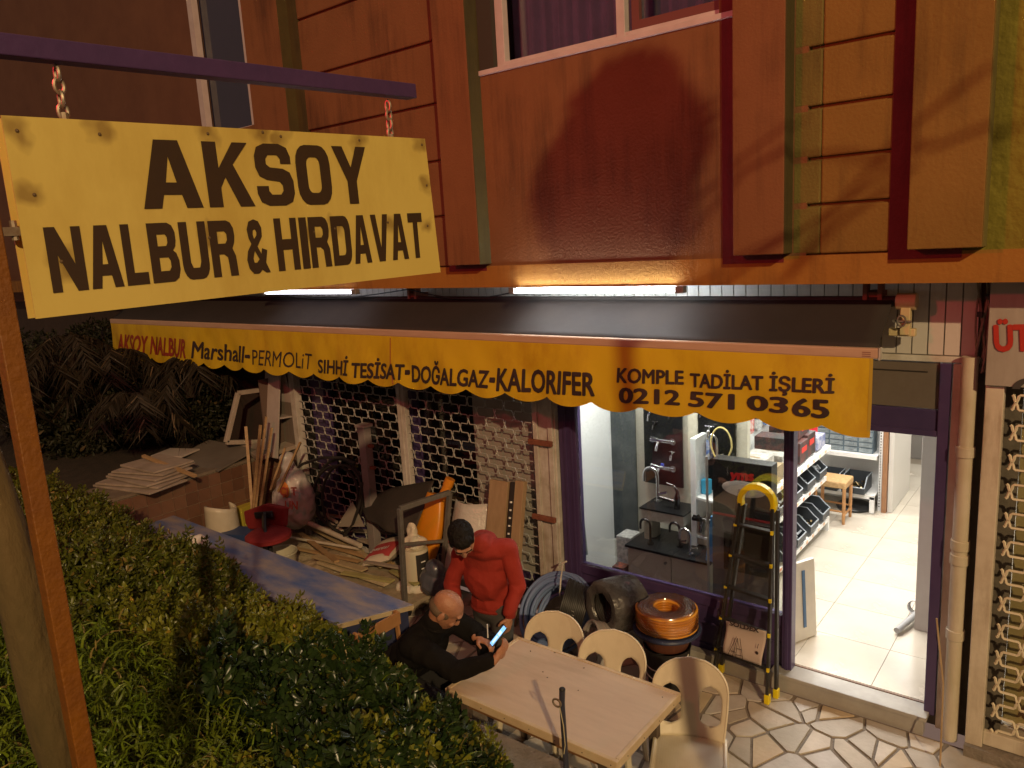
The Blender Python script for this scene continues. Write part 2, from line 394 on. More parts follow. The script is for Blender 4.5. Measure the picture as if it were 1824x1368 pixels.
# left dark bay with window
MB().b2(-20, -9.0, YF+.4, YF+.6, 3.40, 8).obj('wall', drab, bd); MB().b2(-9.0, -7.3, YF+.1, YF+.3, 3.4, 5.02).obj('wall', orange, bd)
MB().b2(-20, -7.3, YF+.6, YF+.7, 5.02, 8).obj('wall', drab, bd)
wframe = mat('window_frame_white', (.55,.50,.48), (.45,.40,.38), rough=.4)
pane_m = mat('night_window_glass', (.02,.025,.05), (.03,.03,.06), rough=.08, nscale=1.5, spec=.8)
curt_m = mat('net_curtain', (.20,.20,.28), (.12,.12,.18), rough=.8, nscale=5, stretch=(6,1,.3))
wl = MB().b2(-9.0, -8.9, YF+.3, YF+.38, 5.02, 7.5).b2(-7.95, -7.82, YF+.3, YF+.38, 5.02, 7.5).b2(-9, -7.3, YF+.3, YF+.38, 5.0, 5.08).obj('window_frame', wframe, bd)
MB().b2(-8.9, -7.3, YF+.4, YF+.42, 5.05, 7.5).obj('window_pane', pane_m, bd)
MB().b2(-8.9, -7.3, YF+.44, YF+.46, 5.05, 7.5).obj('curtain', curt_m, bd)
# upstairs window between the pilasters
MB().b2(-4.25, -2.05, YF-.02, YF+.10, 4.945, 4.985).obj('window_sill', wframe, bd, bevel=.005)
MB().b2(-4.10, -4.02, YF+.05, YF+.12, 4.985, 6.5).b2(-2.18, -2.10, YF+.05, YF+.12, 4.985, 6.5).b2(-2.98, -2.91, YF+.045, YF+.125, 4.985, 6.5).b2(-4.10, -2.1, YF+.052, YF+.118, 4.985, 5.03).obj('window_frame', wframe, bd, bevel=.004)
MB().b2(-2.80, -2.18, YF+.06, YF+.10, 5.03, 5.09).b2(-2.86, -2.80, YF+.06, YF+.10, 5.03, 6.5).obj('window_sash', mat('brown_sash', (.14,.05,.04), rough=.5), bd)
MB().b2(-4.1, -2.1, YF+.20, YF+.21, 4.985, 6.5).obj('window_pane', glass_mat('upper_glass', (.85,.85,.9), .06), bd)
def curt(u, v): x = -4.1+2*u; return (x, YF+.32+.03*math.sin(x*42)+.015*math.sin(x*97), 4.95+1.6*v)
MB().grid(curt, 180, 1).obj('curtain', mat('blue_grey_curtain', (.40,.43,.62), (.28,.30,.44), rough=.8), bd, smooth=True)
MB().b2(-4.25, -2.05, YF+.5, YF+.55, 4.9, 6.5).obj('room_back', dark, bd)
MB().b2(-4.25, -4.10, YF+.001, YF+.5, 4.975, 6.5).obj('reveal', mat('dark_reveal', (.04,.035,.025), rough=.9), bd)
MB().b2(-.55, 1, YF-.16, YF+.05, 5.00, 5.06).obj('window_sill', mat('pale_sill', (.5,.46,.38), (.35,.32,.25), rough=.7, bump=.2), bd, bevel=.01)
MB().b2(-.53, 1, YF-.10, YF+.04, 4.90, 5.00).obj('sill_support', drab, bd)
# soffit and recessed ground floor wall above shops
MB().b2(-20, 4, 5.62, 5.95, 3.0, 3.4).obj('recess_wall', drab, bd)
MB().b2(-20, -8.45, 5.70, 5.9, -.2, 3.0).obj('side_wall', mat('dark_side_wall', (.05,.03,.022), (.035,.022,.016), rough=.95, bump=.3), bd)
MB().b2(-20, 4, 5.62, 5.64, 8, 8.02).obj('roof_edge', drab, bd)
# ------------------------------------------------------------ ribbed white fascia
fa = T('fascia_cladding', 'white ribbed metal fascia strips between the painted facade and the shutters', 'cladding', (-5, 5.58, 2.7))
clad = mat('white_cladding', (.62,.60,.56), (.50,.47,.42), rough=.45, nscale=3)
st = MB().b2(-.043, .043, 0, .012, 0, .50).mesh('cladding_strip', clad)
nst = 0
x = -.72
while x > -11.4 and nst < 118:
    share(st, 'cladding_strip', fa, Matrix.Translation((x, 5.575, 2.712))@Matrix.Identity(4)) if False else None
    o = bpy.data.objects.new('cladding_strip', st); COL.objects.link(o); o.parent = fa; o.matrix_parent_inverse = WM(fa).inverted(); o.location = (x, 5.575, 2.712)
    nst += 1; x -= .0945
MB().b2(-11.5, -.675, 5.588, 5.62, 2.70, 3.22).obj('backing_sheet', mat('cladding_back', (.25,.23,.20), rough=.6), fa)
MB().b2(-11.5, -.64, 5.555, 5.60, 2.665, 2.705).obj('bottom_rail', dirtywhite, fa, bevel=.004)
# ------------------------------------------------------------ shopfront
sf = T('shop_front', 'purple aluminium shop front with display window and open doorway', 'shop front', (-2.4, 5.6, 0))
MB().b2(-3.96, -3.775, Y0-.03, Y0+.07, 0.02, 2.66).obj('jamb', purple, sf, bevel=.006)
MB().b2(-3.90, -3.87, Y0-.045, Y0-.03, 0.03, 2.6).b2(-3.83, -3.81, Y0-.04, Y0-.03, 0.03, 2.6).obj('jamb_rib', purple, sf, bevel=.003)
MB().b2(-1.885, -1.81, Y0-.05, Y0+.05, .13, 2.16).obj('mullion', purple, sf, bevel=.006)
MB().b2(-1.862, -1.835, Y0-.06, Y0-.05, .14, 2.15).obj('mullion_rib', purple, sf, bevel=.003)
MB().b2(-.875, -.805, Y0-.05, Y0+.05, .13, 2.66).obj('door_jamb', purple, sf, bevel=.006)
MB().b2(-3.775, -.877, Y0-.03, Y0+.08, 2.16, 2.34).obj('lintel', purple, sf, bevel=.006)
MB().b2(-3.775, -.877, Y0-.045, Y0-.03, 2.16, 2.20).obj('lintel_rib', purple, sf, bevel=.003)
MB().b2(-3.775, -.88, Y0-.02, Y0+.06, 2.345, 2.655).obj('shutter_housing', mat('taupe_panel', (.16,.13,.105), (.13,.10,.08), rough=.6), sf)
MB().b2(-3.775, -.95, Y0-.026, Y0-.02, 2.59, 2.597).obj('housing_seam', dark, sf)
MB().b2(-3.775, -1.885, Y0-.03, Y0+.06, .50, .585).obj('window_rail', purple, sf, bevel=.006)
MB().b2(-3.775, -1.885, Y0-.01, Y0+.04, .03, .50).obj('kick_panel', purple, sf)
MB().b2(-3.775, -1.885, Y0-.025, Y0-.01, .10, .15).b2(-3.775, -1.885, Y0-.02, Y0-.01, .33, .345).obj('kick_rail', purple, sf)
MB().b2(-3.775, -1.885, Y0+.01, Y0+.018, .585, 2.16).obj('window_pane', glass_mat(), sf)
marble = mat('grey_marble_step', (.42,.40,.36), (.30,.28,.25), rough=.35, nscale=4, bump=.1)
sp = MB().b2(-3.88, -.86, 5.47, 5.55, 0.0, .115).b2(-1.95, -.84, 5.455, 5.64, .118, .15)
th = sp.obj('door_step', marble, sf, bevel=.004)
MB().b2(-1.81, -.875, 5.641, 5.655, .12, .156).obj('threshold_strip', mat('brown_threshold', (.22,.14,.10), rough=.5), sf)
# right of the door
cj = MB().b2(-.797, -.735, Y0-.06, Y0+.06, .05, 2.66).obj('shutter_guide', cream_metal, sf, bevel=.004)
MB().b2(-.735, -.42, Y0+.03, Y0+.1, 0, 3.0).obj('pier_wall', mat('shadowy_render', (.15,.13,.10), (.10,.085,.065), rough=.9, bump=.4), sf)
# drain pipe
dp = T('drain_pipe', 'old white drain pipe with sockets running down beside the doorway', 'pipe', (-.70, 5.5, 0))
pipe_m = mat('aged_pipe', (.60,.54,.44), (.48,.42,.28), rough=.5, nscale=3, bump=.15)
MB().tube([(-.70, 5.50, .03), (-.70, 5.50, 2.72)], .048, 20).obj('pipe', pipe_m, dp, smooth=True)
for z in (.82, 1.36, 1.46, 2.10): MB().tube([(-.70, 5.50, z-.035), (-.70, 5.50, z+.035)], .057, 20).obj('socket', pipe_m, dp, smooth=True, bevel=.004)
MB().bar((-.70, 5.46, 1.08), (-.70, 5.60, 1.08), .02, .01).obj('clamp', rust, dp)
# cables and brackets beside the fascia
cb = T('cable_bundle', 'tangle of dusty cables hanging between fascia and the neighbouring sign', 'cables', (-.66, 5.5, 2.6))
cabm = mat('dusty_cable', (.30,.26,.20), (.12,.10,.08), rough=.8, nscale=20)
for i in range(5):
    a = random.uniform(-.05, .05)
    pts = [(-.64+a*.4+.03*math.sin(3*t+i*1.7), 5.49+.01*i, 3.22-.6*t) for t in [k/14 for k in range(15)]]
    MB().tube(pts, .006+.003*(i % 2), 6).obj('cable', cabm, cb, smooth=True)
MB().box((-.66, 5.48, 2.99), (.03,.03,.03)).obj('clip', black, cb); MB().box((-.62, 5.48, 3.1), (.03,.03,.03)).obj('clip', black, cb)
cane = tag(MB().tube([(-.80, 5.40, .95), (-.735, 5.36, .5), (-.70, 5.15, .03)], .006, 6).obj('loose_cane', mat('dry_cane', (.5,.36,.2), (.3,.2,.1), rough=.7), smooth=True), 'thin dry cane leaning against the drain pipe', 'cane')
# neighbour shop
nb = T('neighbour_sign', 'white sign board with red letters above the neighbouring shutter', 'sign', (0, 5.4, 2.56))
MB().b2(-.60, 1.6, 5.38, 5.44, 2.565, 3.205).obj('board', mat('greyish_white_board', (.40,.37,.32), (.34,.31,.26), rough=.5, nscale=2), nb, bevel=.004)
q = [at(1771, 570, y=5.372), at(1871, 568, y=5.372), at(1873, 624, y=5.372), at(1773, 625, y=5.372)]
text('lettering', 'ÜTÜ', q, mat('red_letter', (.42,.03,.015), rough=.5), nb, bold=.05)
MB().lathe([(.0,.0),(.09,.0)], (0,0,0), 2).v
ringc = at(1838, 700, y=5.372)
mb = MB()
for k in range(20):
    a0 = math.pi*k/20; a1 = math.pi*(k+1)/20
    mb.add([(ringc.x+math.cos(a)*r, 5.372, ringc.z+.018+math.sin(a)*r*.75) for a, r in ((a0,.10),(a1,.10),(a1,.06),(a0,.06))], [(0,1,2,3)])
mb.obj('round_symbol', mat('grey_letter', (.05,.045,.04), rough=.6), nb)
def wave_bar(x0, x1, P, p, z, y, phase, r, parent, m, c=.018, n=5):
    """one woven bar of a roller grille: flat runs with narrow dips and peaks"""
    pts = []; k0 = int((x0)/P)-1; k1 = int(x1/P)+1
    for k in range(k0, k1+1):
        xd = k*P + phase; xp = xd + P/2
        w = P*.042; 
        for xx, s in ((xd, -1), (xp, 1)):
            h = s*p*.47
            pts += [(xx-w*2.1, 0), (xx-w*1.25, h*.18), (xx-w*.95, h*.55), (xx-w*.2, h), (xx+w*.2, h), (xx+w*.95, h*.55), (xx+w*1.25, h*.18), (xx+w*2.1, 0)]
    pts = [(x, y, z+dz) for x, dz in pts if x0 <= x <= x1]
    if len(pts) > 2: return MB().tube(pts, r, n).obj('grille_bar', m, parent, smooth=True)
grille_m = mat('galvanised_grille', (.42,.42,.39), (.32,.31,.28), rough=.45, metal=0, nscale=10)
# main grille
rg = T('roller_grille', 'closed brick-pattern metal roller grille behind the junk', 'roller shutter', (-6.1, 5.55, 0))
zz = .10; i = 0
while zz < 2.64:
    wave_bar(-7.86, -4.22, .235, .095, zz, 5.55, (.1175 if i % 2 else 0), .0058, rg, grille_m); zz += .095; i += 1
MB().b2(-6.05, -5.93, 5.51, 5.58, 0.1, 2.66).obj('centre_stile', dirtywhite, rg, bevel=.006)
MB().b2(-6.0, -5.98, 5.50, 5.512, 0.1, 2.66).obj('stile_rib', dirtywhite, rg)
MB().b2(-7.96, -7.86, 5.50, 5.60, 0, 2.66).obj('guide_rail', dirtywhite, rg, bevel=.006)
MB().b2(-4.22, -3.97, 5.53, 5.60, 0, 2.66).obj('guide_rail', dirtywhite, rg, bevel=.006)
MB().b2(-4.21, -4.16, 5.505, 5.53, 0, 2.66).b2(-4.04, -3.985, 5.505, 5.53, 0, 2.66).obj('guide_lip', dirtywhite, rg, bevel=.005)
for z in (.98, 1.72): MB().b2(-4.25, -3.98, 5.47, 5.503, z, z+.05).obj('hasp', rust, rg, bevel=.005)
MB().b2(-7.86, -4.22, 5.53, 5.57, .0, .08).obj('bottom_bar', dirtywhite, rg)
# neighbour grille
ng = T('neighbour_grille', 'yellow-lit roller grille with wide links at the right edge', 'roller shutter', (.3, 5.5, 0))
zz = .22; i = 0
ngm = mat('cream_grille', (.75,.68,.50), (.60,.52,.36), rough=.5)
while zz < 2.6:
    wave_bar(-.50, 1.6, .235, .095, zz, 5.46, (.1175 if i % 2 else 0)+.03, .009, ng, ngm); zz += .095; i += 1
MB().b2(-.60, -.50, 5.42, 5.52, .05, 2.57).obj('guide_rail', cream_metal, ng, bevel=.006)
MB().b2(-.50, 1.6, 5.44, 5.48, .10, .20).obj('bottom_bar', cream_metal, ng, bevel=.006)
MB().b2(-.42, 1.6, 5.72, 5.76, 0, 2.6).obj('back_panel', mat('yellowish_door', (.30,.24,.10), (.22,.18,.075), rough=.6, nscale=2), ng)
MB().b2(-.18, .6, 5.70, 5.72, .7, 2.6).obj('dark_pane', mat('dark_glass_n', (.03,.025,.02), rough=.2), ng)
MB().b2(-.60, 1.6, 5.38, 5.5, 0, .09).obj('sill', concrete, ng)
# ------------------------------------------------------------ space behind the grille
bs = T('closed_shop_room', 'dim room with dark panes behind the roller grille', 'room', (-6, 6.5, 0))
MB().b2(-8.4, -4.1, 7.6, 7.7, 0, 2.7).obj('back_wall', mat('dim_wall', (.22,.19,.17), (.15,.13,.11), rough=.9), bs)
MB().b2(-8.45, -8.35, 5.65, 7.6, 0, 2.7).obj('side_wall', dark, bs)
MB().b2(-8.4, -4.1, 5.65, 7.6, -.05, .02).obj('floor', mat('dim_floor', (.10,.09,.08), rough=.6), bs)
MB().b2(-7.84, -4.2, 5.80, 5.81, .35, 2.66).obj('glass_pane', glass_mat('grille_glass', (.55,.55,.55), .05), bs)
MB().b2(-7.80, -7.55, 5.70, 5.82, .0, 2.66).b2(-7.55, -4.2, 5.72, 5.80, .02, .42).b2(-6.06, -6.0, 5.70, 5.82, 0, 2.66).obj('purple_frame', purple, bs, bevel=.006)
MB().b2(-5.10, -4.35, 5.68, 5.70, .3, 2.66).obj('grey_board', mat('grey_board', (.34,.31,.27), (.28,.26,.22), rough=.7), bs)
rk = T('white_rack', 'white metal shelving rack seen through the left part of the grille', 'rack', (-6.9, 6.2, 0))
mb = MB()
for x in (-7.35, -6.5):
    for y in (6.0, 6.4): mb.b2(x-.02, x+.02, y-.02, y+.02, .02, 1.95)
mb.obj('post', white, rk)
for z in (.9, 1.35, 1.9): MB().b2(-7.4, -6.45, 5.98, 6.42, z, z+.03).obj('shelf', white, rk)
MB().box((-7.1, 6.2, 2.02), (.35,.3,.2), RZ(.3)).obj('carton', white, rk)
MB().ell((-6.62, 6.2, 2.0), (.13,.12,.08)).obj('green_bundle', mat('dark_green_cloth', (.03,.14,.07), rough=.8), rk, smooth=True)
# ------------------------------------------------------------ awning
aw = T('awning', 'long dark awning with a scalloped yellow lettered valance over the shops', 'awning', (-6, 5.2, 3.0))
AX0, AX1 = -11.35, -1.135
fab = mat('dark_awning_fabric', (.032,.024,.02), (.022,.017,.014), rough=.8, nscale=2, bump=.2, bscale=5)
def fabf(u, v):
    x = AX0+u*(AX1-AX0); s = math.sin(math.pi*v)
    return (x, 5.38-v*.36, 3.085-v*.255-s*.02*(1+.4*math.sin(x*2.3)))
MB().grid(fabf, 90, 8).obj('canopy', fab, aw, smooth=True, solid=.004)
MB().tube([(AX0, 5.42, 3.075), (AX1+.02, 5.42, 3.075)], .035, 14).obj('roller', fab, aw, smooth=True)
barm = mat('beige_front_bar', (.52,.36,.24), (.42,.27,.18), rough=.5, nscale=4, stretch=(.6,1,3))
MB().b2(AX0-.01, AX1+.015, 4.985, 5.03, 2.762, 2.828).obj('front_bar', barm, aw, bevel=.01)
MB().b2(AX1+.016, AX1+.024, 4.98, 5.035, 2.755, 2.832).obj('bar_cap', dirtywhite, aw)
def vy(x, z): d = max(0., (2.77-z)); return 4.988 - d*.06 + (.013*math.sin(x*4.1+z*2)+.008*math.sin(x*9.7-z*5)+.005*math.sin(x*17+z*9))*min(1, d*4)
VZ = 2.295
def valf(u, v):
    x = AX0+u*(AX1-.015-AX0); ph = (x-AX1+.30)/.44
    zb = VZ - .062*(abs(math.sin(math.pi*ph))**.75) + .03
    z = 2.765 + (zb-2.765)*v
    return (x, vy(x, z), z)
NV = 23*16*1
yel = mat('yellow_valance', (.62,.44,.008), (.56,.37,.007), rough=.6, nscale=1.3, bump=.15, bscale=4, contrast=.8)
MB().grid(valf, 460, 10).obj('valance', yel, aw, smooth=True)
MB().grid(lambda u, v: (AX1-.035+u*.02, vy(AX1, 2.765-v*.46)-.002, 2.765-v*.46), 1, 10).obj('valance_hem', mat('olive_hem', (.45,.32,.03), rough=.6), aw)
ink = mat('black_print', (.035,.02,.018), rough=.6); rink = mat('red_print', (.28,.035,.015), rough=.6)
def vtext(s, l, r, m=ink, bold=.03, name='lettering'):
    q = [at(l[0], l[1], y=4.98), at(r[0], r[1], y=4.98), at(r[0], r[2], y=4.98), at(l[0], l[2], y=4.98)]
    def yf(p): p[1] = vy(p[0], p[2])-.006+(p[1]-4.98); return p
    return text(name, s, q, m, aw, bold=bold, yfun=yf)
vtext('AKSOY NALBUR', (213, 595, 624), (335, 605, 637), rink, .035)
vtext('Marshall', (346, 608, 637), (438, 617, 645), ink, .022)
vtext('-', (441, 632, 636), (448, 632, 637)); vtext('PERMOLiT', (453, 622, 649), (557, 630, 658), ink, -.004)
vtext('SIHHİ', (570, 632, 663), (624, 634, 668), ink, .03); vtext('TESİSAT', (631, 637, 671), (721, 640, 676), ink, .035)
vtext('-', (723, 660, 666), (730, 660, 666)); vtext('DOĞALGAZ', (735, 640, 680), (872, 650, 690), ink, .035); vtext('-', (875, 673, 679), (883, 673, 680))
vtext('KALORIFER', (888, 656, 695), (1062, 664, 704), ink, .035)
vtext('KOMPLE', (1102, 655, 680), (1216, 661, 685), ink, .035); vtext('TADİLAT', (1229, 657, 689), (1360, 661, 694), ink, .035); vtext('İŞLERİ', (1373, 662, 702), (1487, 666, 706), ink, .035)
vtext('0212', (1108, 689, 715), (1210, 696, 721), ink, .04); vtext('571', (1229, 698, 723), (1308, 702, 728), ink, .04)
vtext('03', (1334, 704, 729), (1404, 707, 734), ink, .04); vtext('65', (1416, 708, 738), (1478, 711, 743), ink, .04)
stamp = MB()
for k in range(3): stamp.b2(-1.215, -1.165, 4.9835, 4.985, 2.80-.012*k, 2.804-.012*k)
stamp.obj('bar_sticker', mat('sticker_ink', (.2,.08,.05), rough=.7), aw)
# patches / tears on the valance
MB().tube([(-5.48, vy(-5.48,2.7)-.004, 2.75), (-5.50, vy(-5.5,2.5)-.004, 2.5), (-5.47, vy(-5.47,2.3)-.004, 2.30)], .004, 5).obj('seam', rink, aw)
# gearbox and brackets
gb = MB(); gb.b2(-1.09, -1.03, 5.38, 5.44, 2.86, 3.11); gb.tube([(-1.12,5.42,3.075),(-1.0,5.42,3.075)], .055, 16)
gb.b2(-1.16, -1.0, 5.40, 5.45, 2.85, 2.90); gb.obj('gearbox', mat('yellowed_plastic', (.60,.50,.27), (.5,.40,.2), rough=.5), aw, smooth=True, bevel=.006)
MB().tube([(-1.13,5.37,2.95),(-1.02,5.37,2.95)], .008, 8).tube([(-1.075+.025*math.cos(a), 5.355, 2.955+.035*math.sin(a)) for a in [k*math.pi/8 for k in range(16)]], .006, 6, closed=True).obj('crank_eye', steel, aw, smooth=True)
for bx in (-1.26, -5.55, -9.5):
    MB().b2(bx-.05, bx+.05, 5.40, 5.57, 3.10, 3.14).b2(bx-.06, bx-.03, 5.38, 5.46, 3.03, 3.20).b2(bx+.03, bx+.06, 5.38, 5.46, 3.03, 3.20).obj('wall_bracket', rust, aw, bevel=.004)
# folding arms below the fabric
MB().bar((-2.2, 5.45, 2.98), (-1.5, 5.05, 2.80), .04, .05).bar((-9.8, 5.45, 2.98), (-10.6, 5.05, 2.80), .04, .05).obj('folding_arm', dirtywhite, aw)
# ------------------------------------------------------------ outdoor fluorescent tubes
tube_e = mat('lit_tube', (1,1,1), emit=(.86,.94,1.0), estr=62)
tubethings = []
for k, (x0, x1, dim) in enumerate(((-3.97, -2.50, 1), (-7.55, -6.05, .5))):
    t = T('fluorescent_lamp', ['brightest bare fluorescent tube glowing under the middle of the facade', 'second fluorescent tube under the facade, half hidden by the yellow sign'][k], 'lamp', ((x0+x1)/2, 5.06, 3.19))
    MB().b2(x0, x1, 5.078, 5.104, 3.201, 3.2145).obj('batten_body', white, t)
    MB().tube([(x0, 5.062, 3.184), (x1, 5.062, 3.184)], .0145, 12).obj('tube', tube_e if k == 0 else mat('dim_lit_tube', (1,1,1), emit=(.9,.9,1.0), estr=8), t, smooth=True)
    MB().b2(x0-.05, x0, 5.03, 5.09, 3.165, 3.214).b2(x1, x1+.07, 5.03, 5.09, 3.165, 3.214).obj('end_cap', steel, t, bevel=.005)
for i, (a, b) in enumerate(((-8.2, -5.5), (-5.5, -4.0))):
    pts = [(a+(b-a)*k/12, 5.3, 3.19-.09*math.sin(math.pi*k/12)) for k in range(13)]
    tag(MB().tube(pts, .006, 6).obj('lamp_cable', black, smooth=True), ['drooping black cable under the facade behind the yellow sign', 'drooping black cable between awning bracket and the bright tube'][i], 'cable')
# ------------------------------------------------------------ shop interior
tilem = mat('cream_floor_tile', (.60,.55,.46), (.56,.50,.42), rough=.25, nscale=1.5)
fl = MB().b2(-4.1, 0, 5.65, 12, 0, .143).obj('shop_floor', mat('grout', (.30,.25,.19), rough=.8), kind='structure')
ts = .60
ttile = MB().b2(-.298, .298, -.298, .298, -.004, .004).mesh('floor_tile', tilem)
for i in range(-1, 7):
    for j in range(0, 11):
        xx = -.95-i*ts - (0.3 if False else 0); yy = 5.97+j*ts
        if xx < -4.0 or xx > -.1 or yy > 11.9: continue
        if xx-.3 < -4.1: continue
        share(ttile, 'floor_tile', fl).location = (xx, yy, .147)
sr = T('shop_room', 'white walls, ceiling and lights inside the open hardware shop', 'room', (-2, 8, .15))
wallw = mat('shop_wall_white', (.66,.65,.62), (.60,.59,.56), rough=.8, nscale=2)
MB().b2(-4.12, -4.02, 5.68, 12, .15, 2.75).obj('side_wall', wallw, sr)
MB().b2(-.25, -.15, 5.68, 12, .15, 2.75).obj('side_wall', wallw, sr)
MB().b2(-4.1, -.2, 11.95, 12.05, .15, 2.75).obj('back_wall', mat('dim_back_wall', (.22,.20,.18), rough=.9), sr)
MB().b2(-4.1, -.2, 5.68, 12, 2.75, 2.8).obj('ceiling', wallw, sr)
tl_e = mat('shop_tube', (1,1,1), emit=(1,.97,.9), estr=6)
for (x, y) in ((-3.1, 5.95), (-2.0, 7.0), (-1.5, 7.6), (-2.6, 9.3), (-1.4, 10.4)):
    MB().b2(x-.6, x+.6, y-.05, y+.05, 2.69, 2.72).obj('ceiling_tube', tl_e, sr)
    lamp('tube_light', 'AREA', (x, y, 2.67), 38 if y < 6 else 42, (1, .96, .89), 1.2, .12, parent=sr)
# display window back
dw = T('display_back_wall', 'cream wall panel with upright battens at the back of the shop window', 'partition', (-3, 6.5, .15))
MB().b2(-3.72, -2.53, 6.52, 6.56, .15, 2.4).obj('panel', mat('cream_panel', (.58,.54,.45), (.54,.50,.41), rough=.6), dw)
for x in (-3.06, -2.58): MB().b2(x-.05, x+.05, 6.49, 6.52, .15, 2.4).obj('batten', mat('cream_batten', (.62,.57,.46), (.48,.43,.33), rough=.6), dw)
mir = tag(MB().b2(-3.94, -3.66, 6.46, 6.475, .5, 2.4).obj('mirror', mat('dark_mirror', (.07,.08,.085), (.16,.17,.17), rough=.15, metal=.9, nscale=5)), 'tall dark mirror strip beside the tap display boards', 'mirror')
tag(MB().b2(-4.01, -3.95, 5.75, 6.48, .15, 2.6).obj('white_side_panel', mat('bright_white_panel', (.85,.85,.85), rough=.6)), 'plain white upright panel at the left end of the shop window', 'panel')
for k in range(3):
    tag(MB().tube([(-3.86+.03*k, 5.72, .62), (-3.95+.012*k, 5.80, 1.95-.2*k)], .011, 8).obj('conduit', mat('grey_conduit', (.20,.22,.23), rough=.4), smooth=True), ['tall', 'middle', 'short'][k]+' grey conduit leaning in the left corner of the shop window', 'pipe', 'conduits in the window corner')
boardm = mat('gloss_black_board', (.010,.010,.011), rough=.35, spec=.3)
def tap(loc, s, parent, kind=0, m=chrome, name='tap'):
    x, y, z = loc; b = MB()
    if kind == 0:   # wall mixer with two roses and spout
        b.tube([(x-.085*s, y, z), (x-.085*s, y-.035, z)], .026*s, 14); b.tube([(x+.085*s, y, z), (x+.085*s, y-.035, z)], .026*s, 14)
        b.tube([(x-.10*s, y-.04, z), (x+.10*s, y-.04, z)], .017*s, 12); b.tube([(x-.03*s, y-.05, z-.01), (x-.03*s, y-.09, z-.05*s), (x-.03*s, y-.10, z-.075*s)], .011*s, 10)
        b.tube([(x-.03*s, y-.05, z+.01), (x-.085*s, y-.08, z+.028*s)], .010*s, 8)
    elif kind == 1: # small cross tap
        b.tube([(x, y, z), (x, y-.06, z)], .012*s, 10); b.tube([(x-.035*s, y-.03, z+.035*s), (x+.035*s, y-.03, z+.035*s)], .006, 8); b.tube([(x, y-.03, z), (x, y-.03, z+.04*s)], .008, 8)
        b.tube([(x, y-.06, z), (x, y-.075, z-.05*s)], .011, 10)
    elif kind == 2: # tall swan neck tap standing
        pts = [(x, y, z), (x, y, z+.16*s)] + [(x-.045*s+.045*s*math.cos(a), y-.0, z+.16*s+.05*s*math.sin(a)) for a in [math.pi*k/8 for k in range(1, 9)]] + [(x-.09*s, y, z+.12*s)]
        b.tube([(x, y, z), (x, y, z+.02)], .026*s, 14); b.tube(pts, .010*s, 10); b.tube([(x, y, z+.05*s), (x+.06*s, y, z+.07*s)], .008*s, 8)
    elif kind == 3: # low single lever mixer
        b.tube([(x, y, z), (x, y, z+.09*s)], .022*s, 14); b.tube([(x, y, z+.05*s), (x-.13*s, y-.03, z+.075*s)], [.016*s, .011*s], 10); b.tube([(x, y, z+.09*s), (x+.01, y-.01, z+.13*s), (x-.02*s, y-.0, z+.17*s), (x-.08*s, y+.0, z+.18*s)], [.02*s,.012*s,.01*s,.008*s], 10)
    return b.obj(name, m, parent, smooth=True)
gd = mat('gunmetal', (.12,.11,.11), rough=.25, metal=1)
B1 = T('tap_display_board', 'black board with two chrome wall mixers, left of the pair', 'display board', (-3.33, 6.48, 1.2), 'tap boards in the shop window')
MB().b2(-3.56, -3.15, 6.45, 6.47, 1.17, 2.25).obj('board', boardm, B1, bevel=.003)
tap((-3.34, 6.45, 1.63), 1.25, B1); tap((-3.34, 6.45, 1.36), 1.25, B1, 0); tap((-3.47, 6.45, 1.88), 1.2, B1, 1); tap((-3.25, 6.45, 1.9), .8, B1, 1, gd)
MB().box((-3.33, 6.385, 1.40), (.03,.015,.02)).obj('blue_label', mat('blue_label', (.05,.08,.5), rough=.4), B1)
B2 = T('tap_display_board', 'black board with swan-neck taps and a yellow hose, right of the pair', 'display board', (-2.8, 6.48, 1.2), 'tap boards in the shop window')
MB().b2(-2.99, -2.64, 6.455, 6.472, 1.14, 2.25).obj('board', boardm, B2, bevel=.003)
tap((-2.86, 6.45, 1.78), 1.3, B2, 1); tap((-2.78, 6.40, 1.50), 1.2, B2, 2); tap((-2.62, 6.45, 1.53), .8, B2, 0)
MB().ell((-2.83, 6.45, 1.28), (.015,.01,.012)).obj('knob', chrome, B2, smooth=True)
hp = [(-2.71+.105*math.sin(a)*(1-.25*(1-math.cos(a))/2*0)-.0, 6.33, 1.66-.17*math.cos(a+math.pi)) for a in [k*2*math.pi/24 for k in range(25)]]
MB().tube([(-2.71+.10*math.sin(a)*(.55+.45*math.cos(a/2)**2 if False else 1-.35*max(0,-math.cos(a))), 6.33, 1.68+.17*math.cos(a)) for a in [k*2*math.pi/24 for k in range(24)]], .008, 8, closed=True).obj('yellow_hose', mat('yellow_hose', (.70,.55,.20), rough=.5), B2, smooth=True)
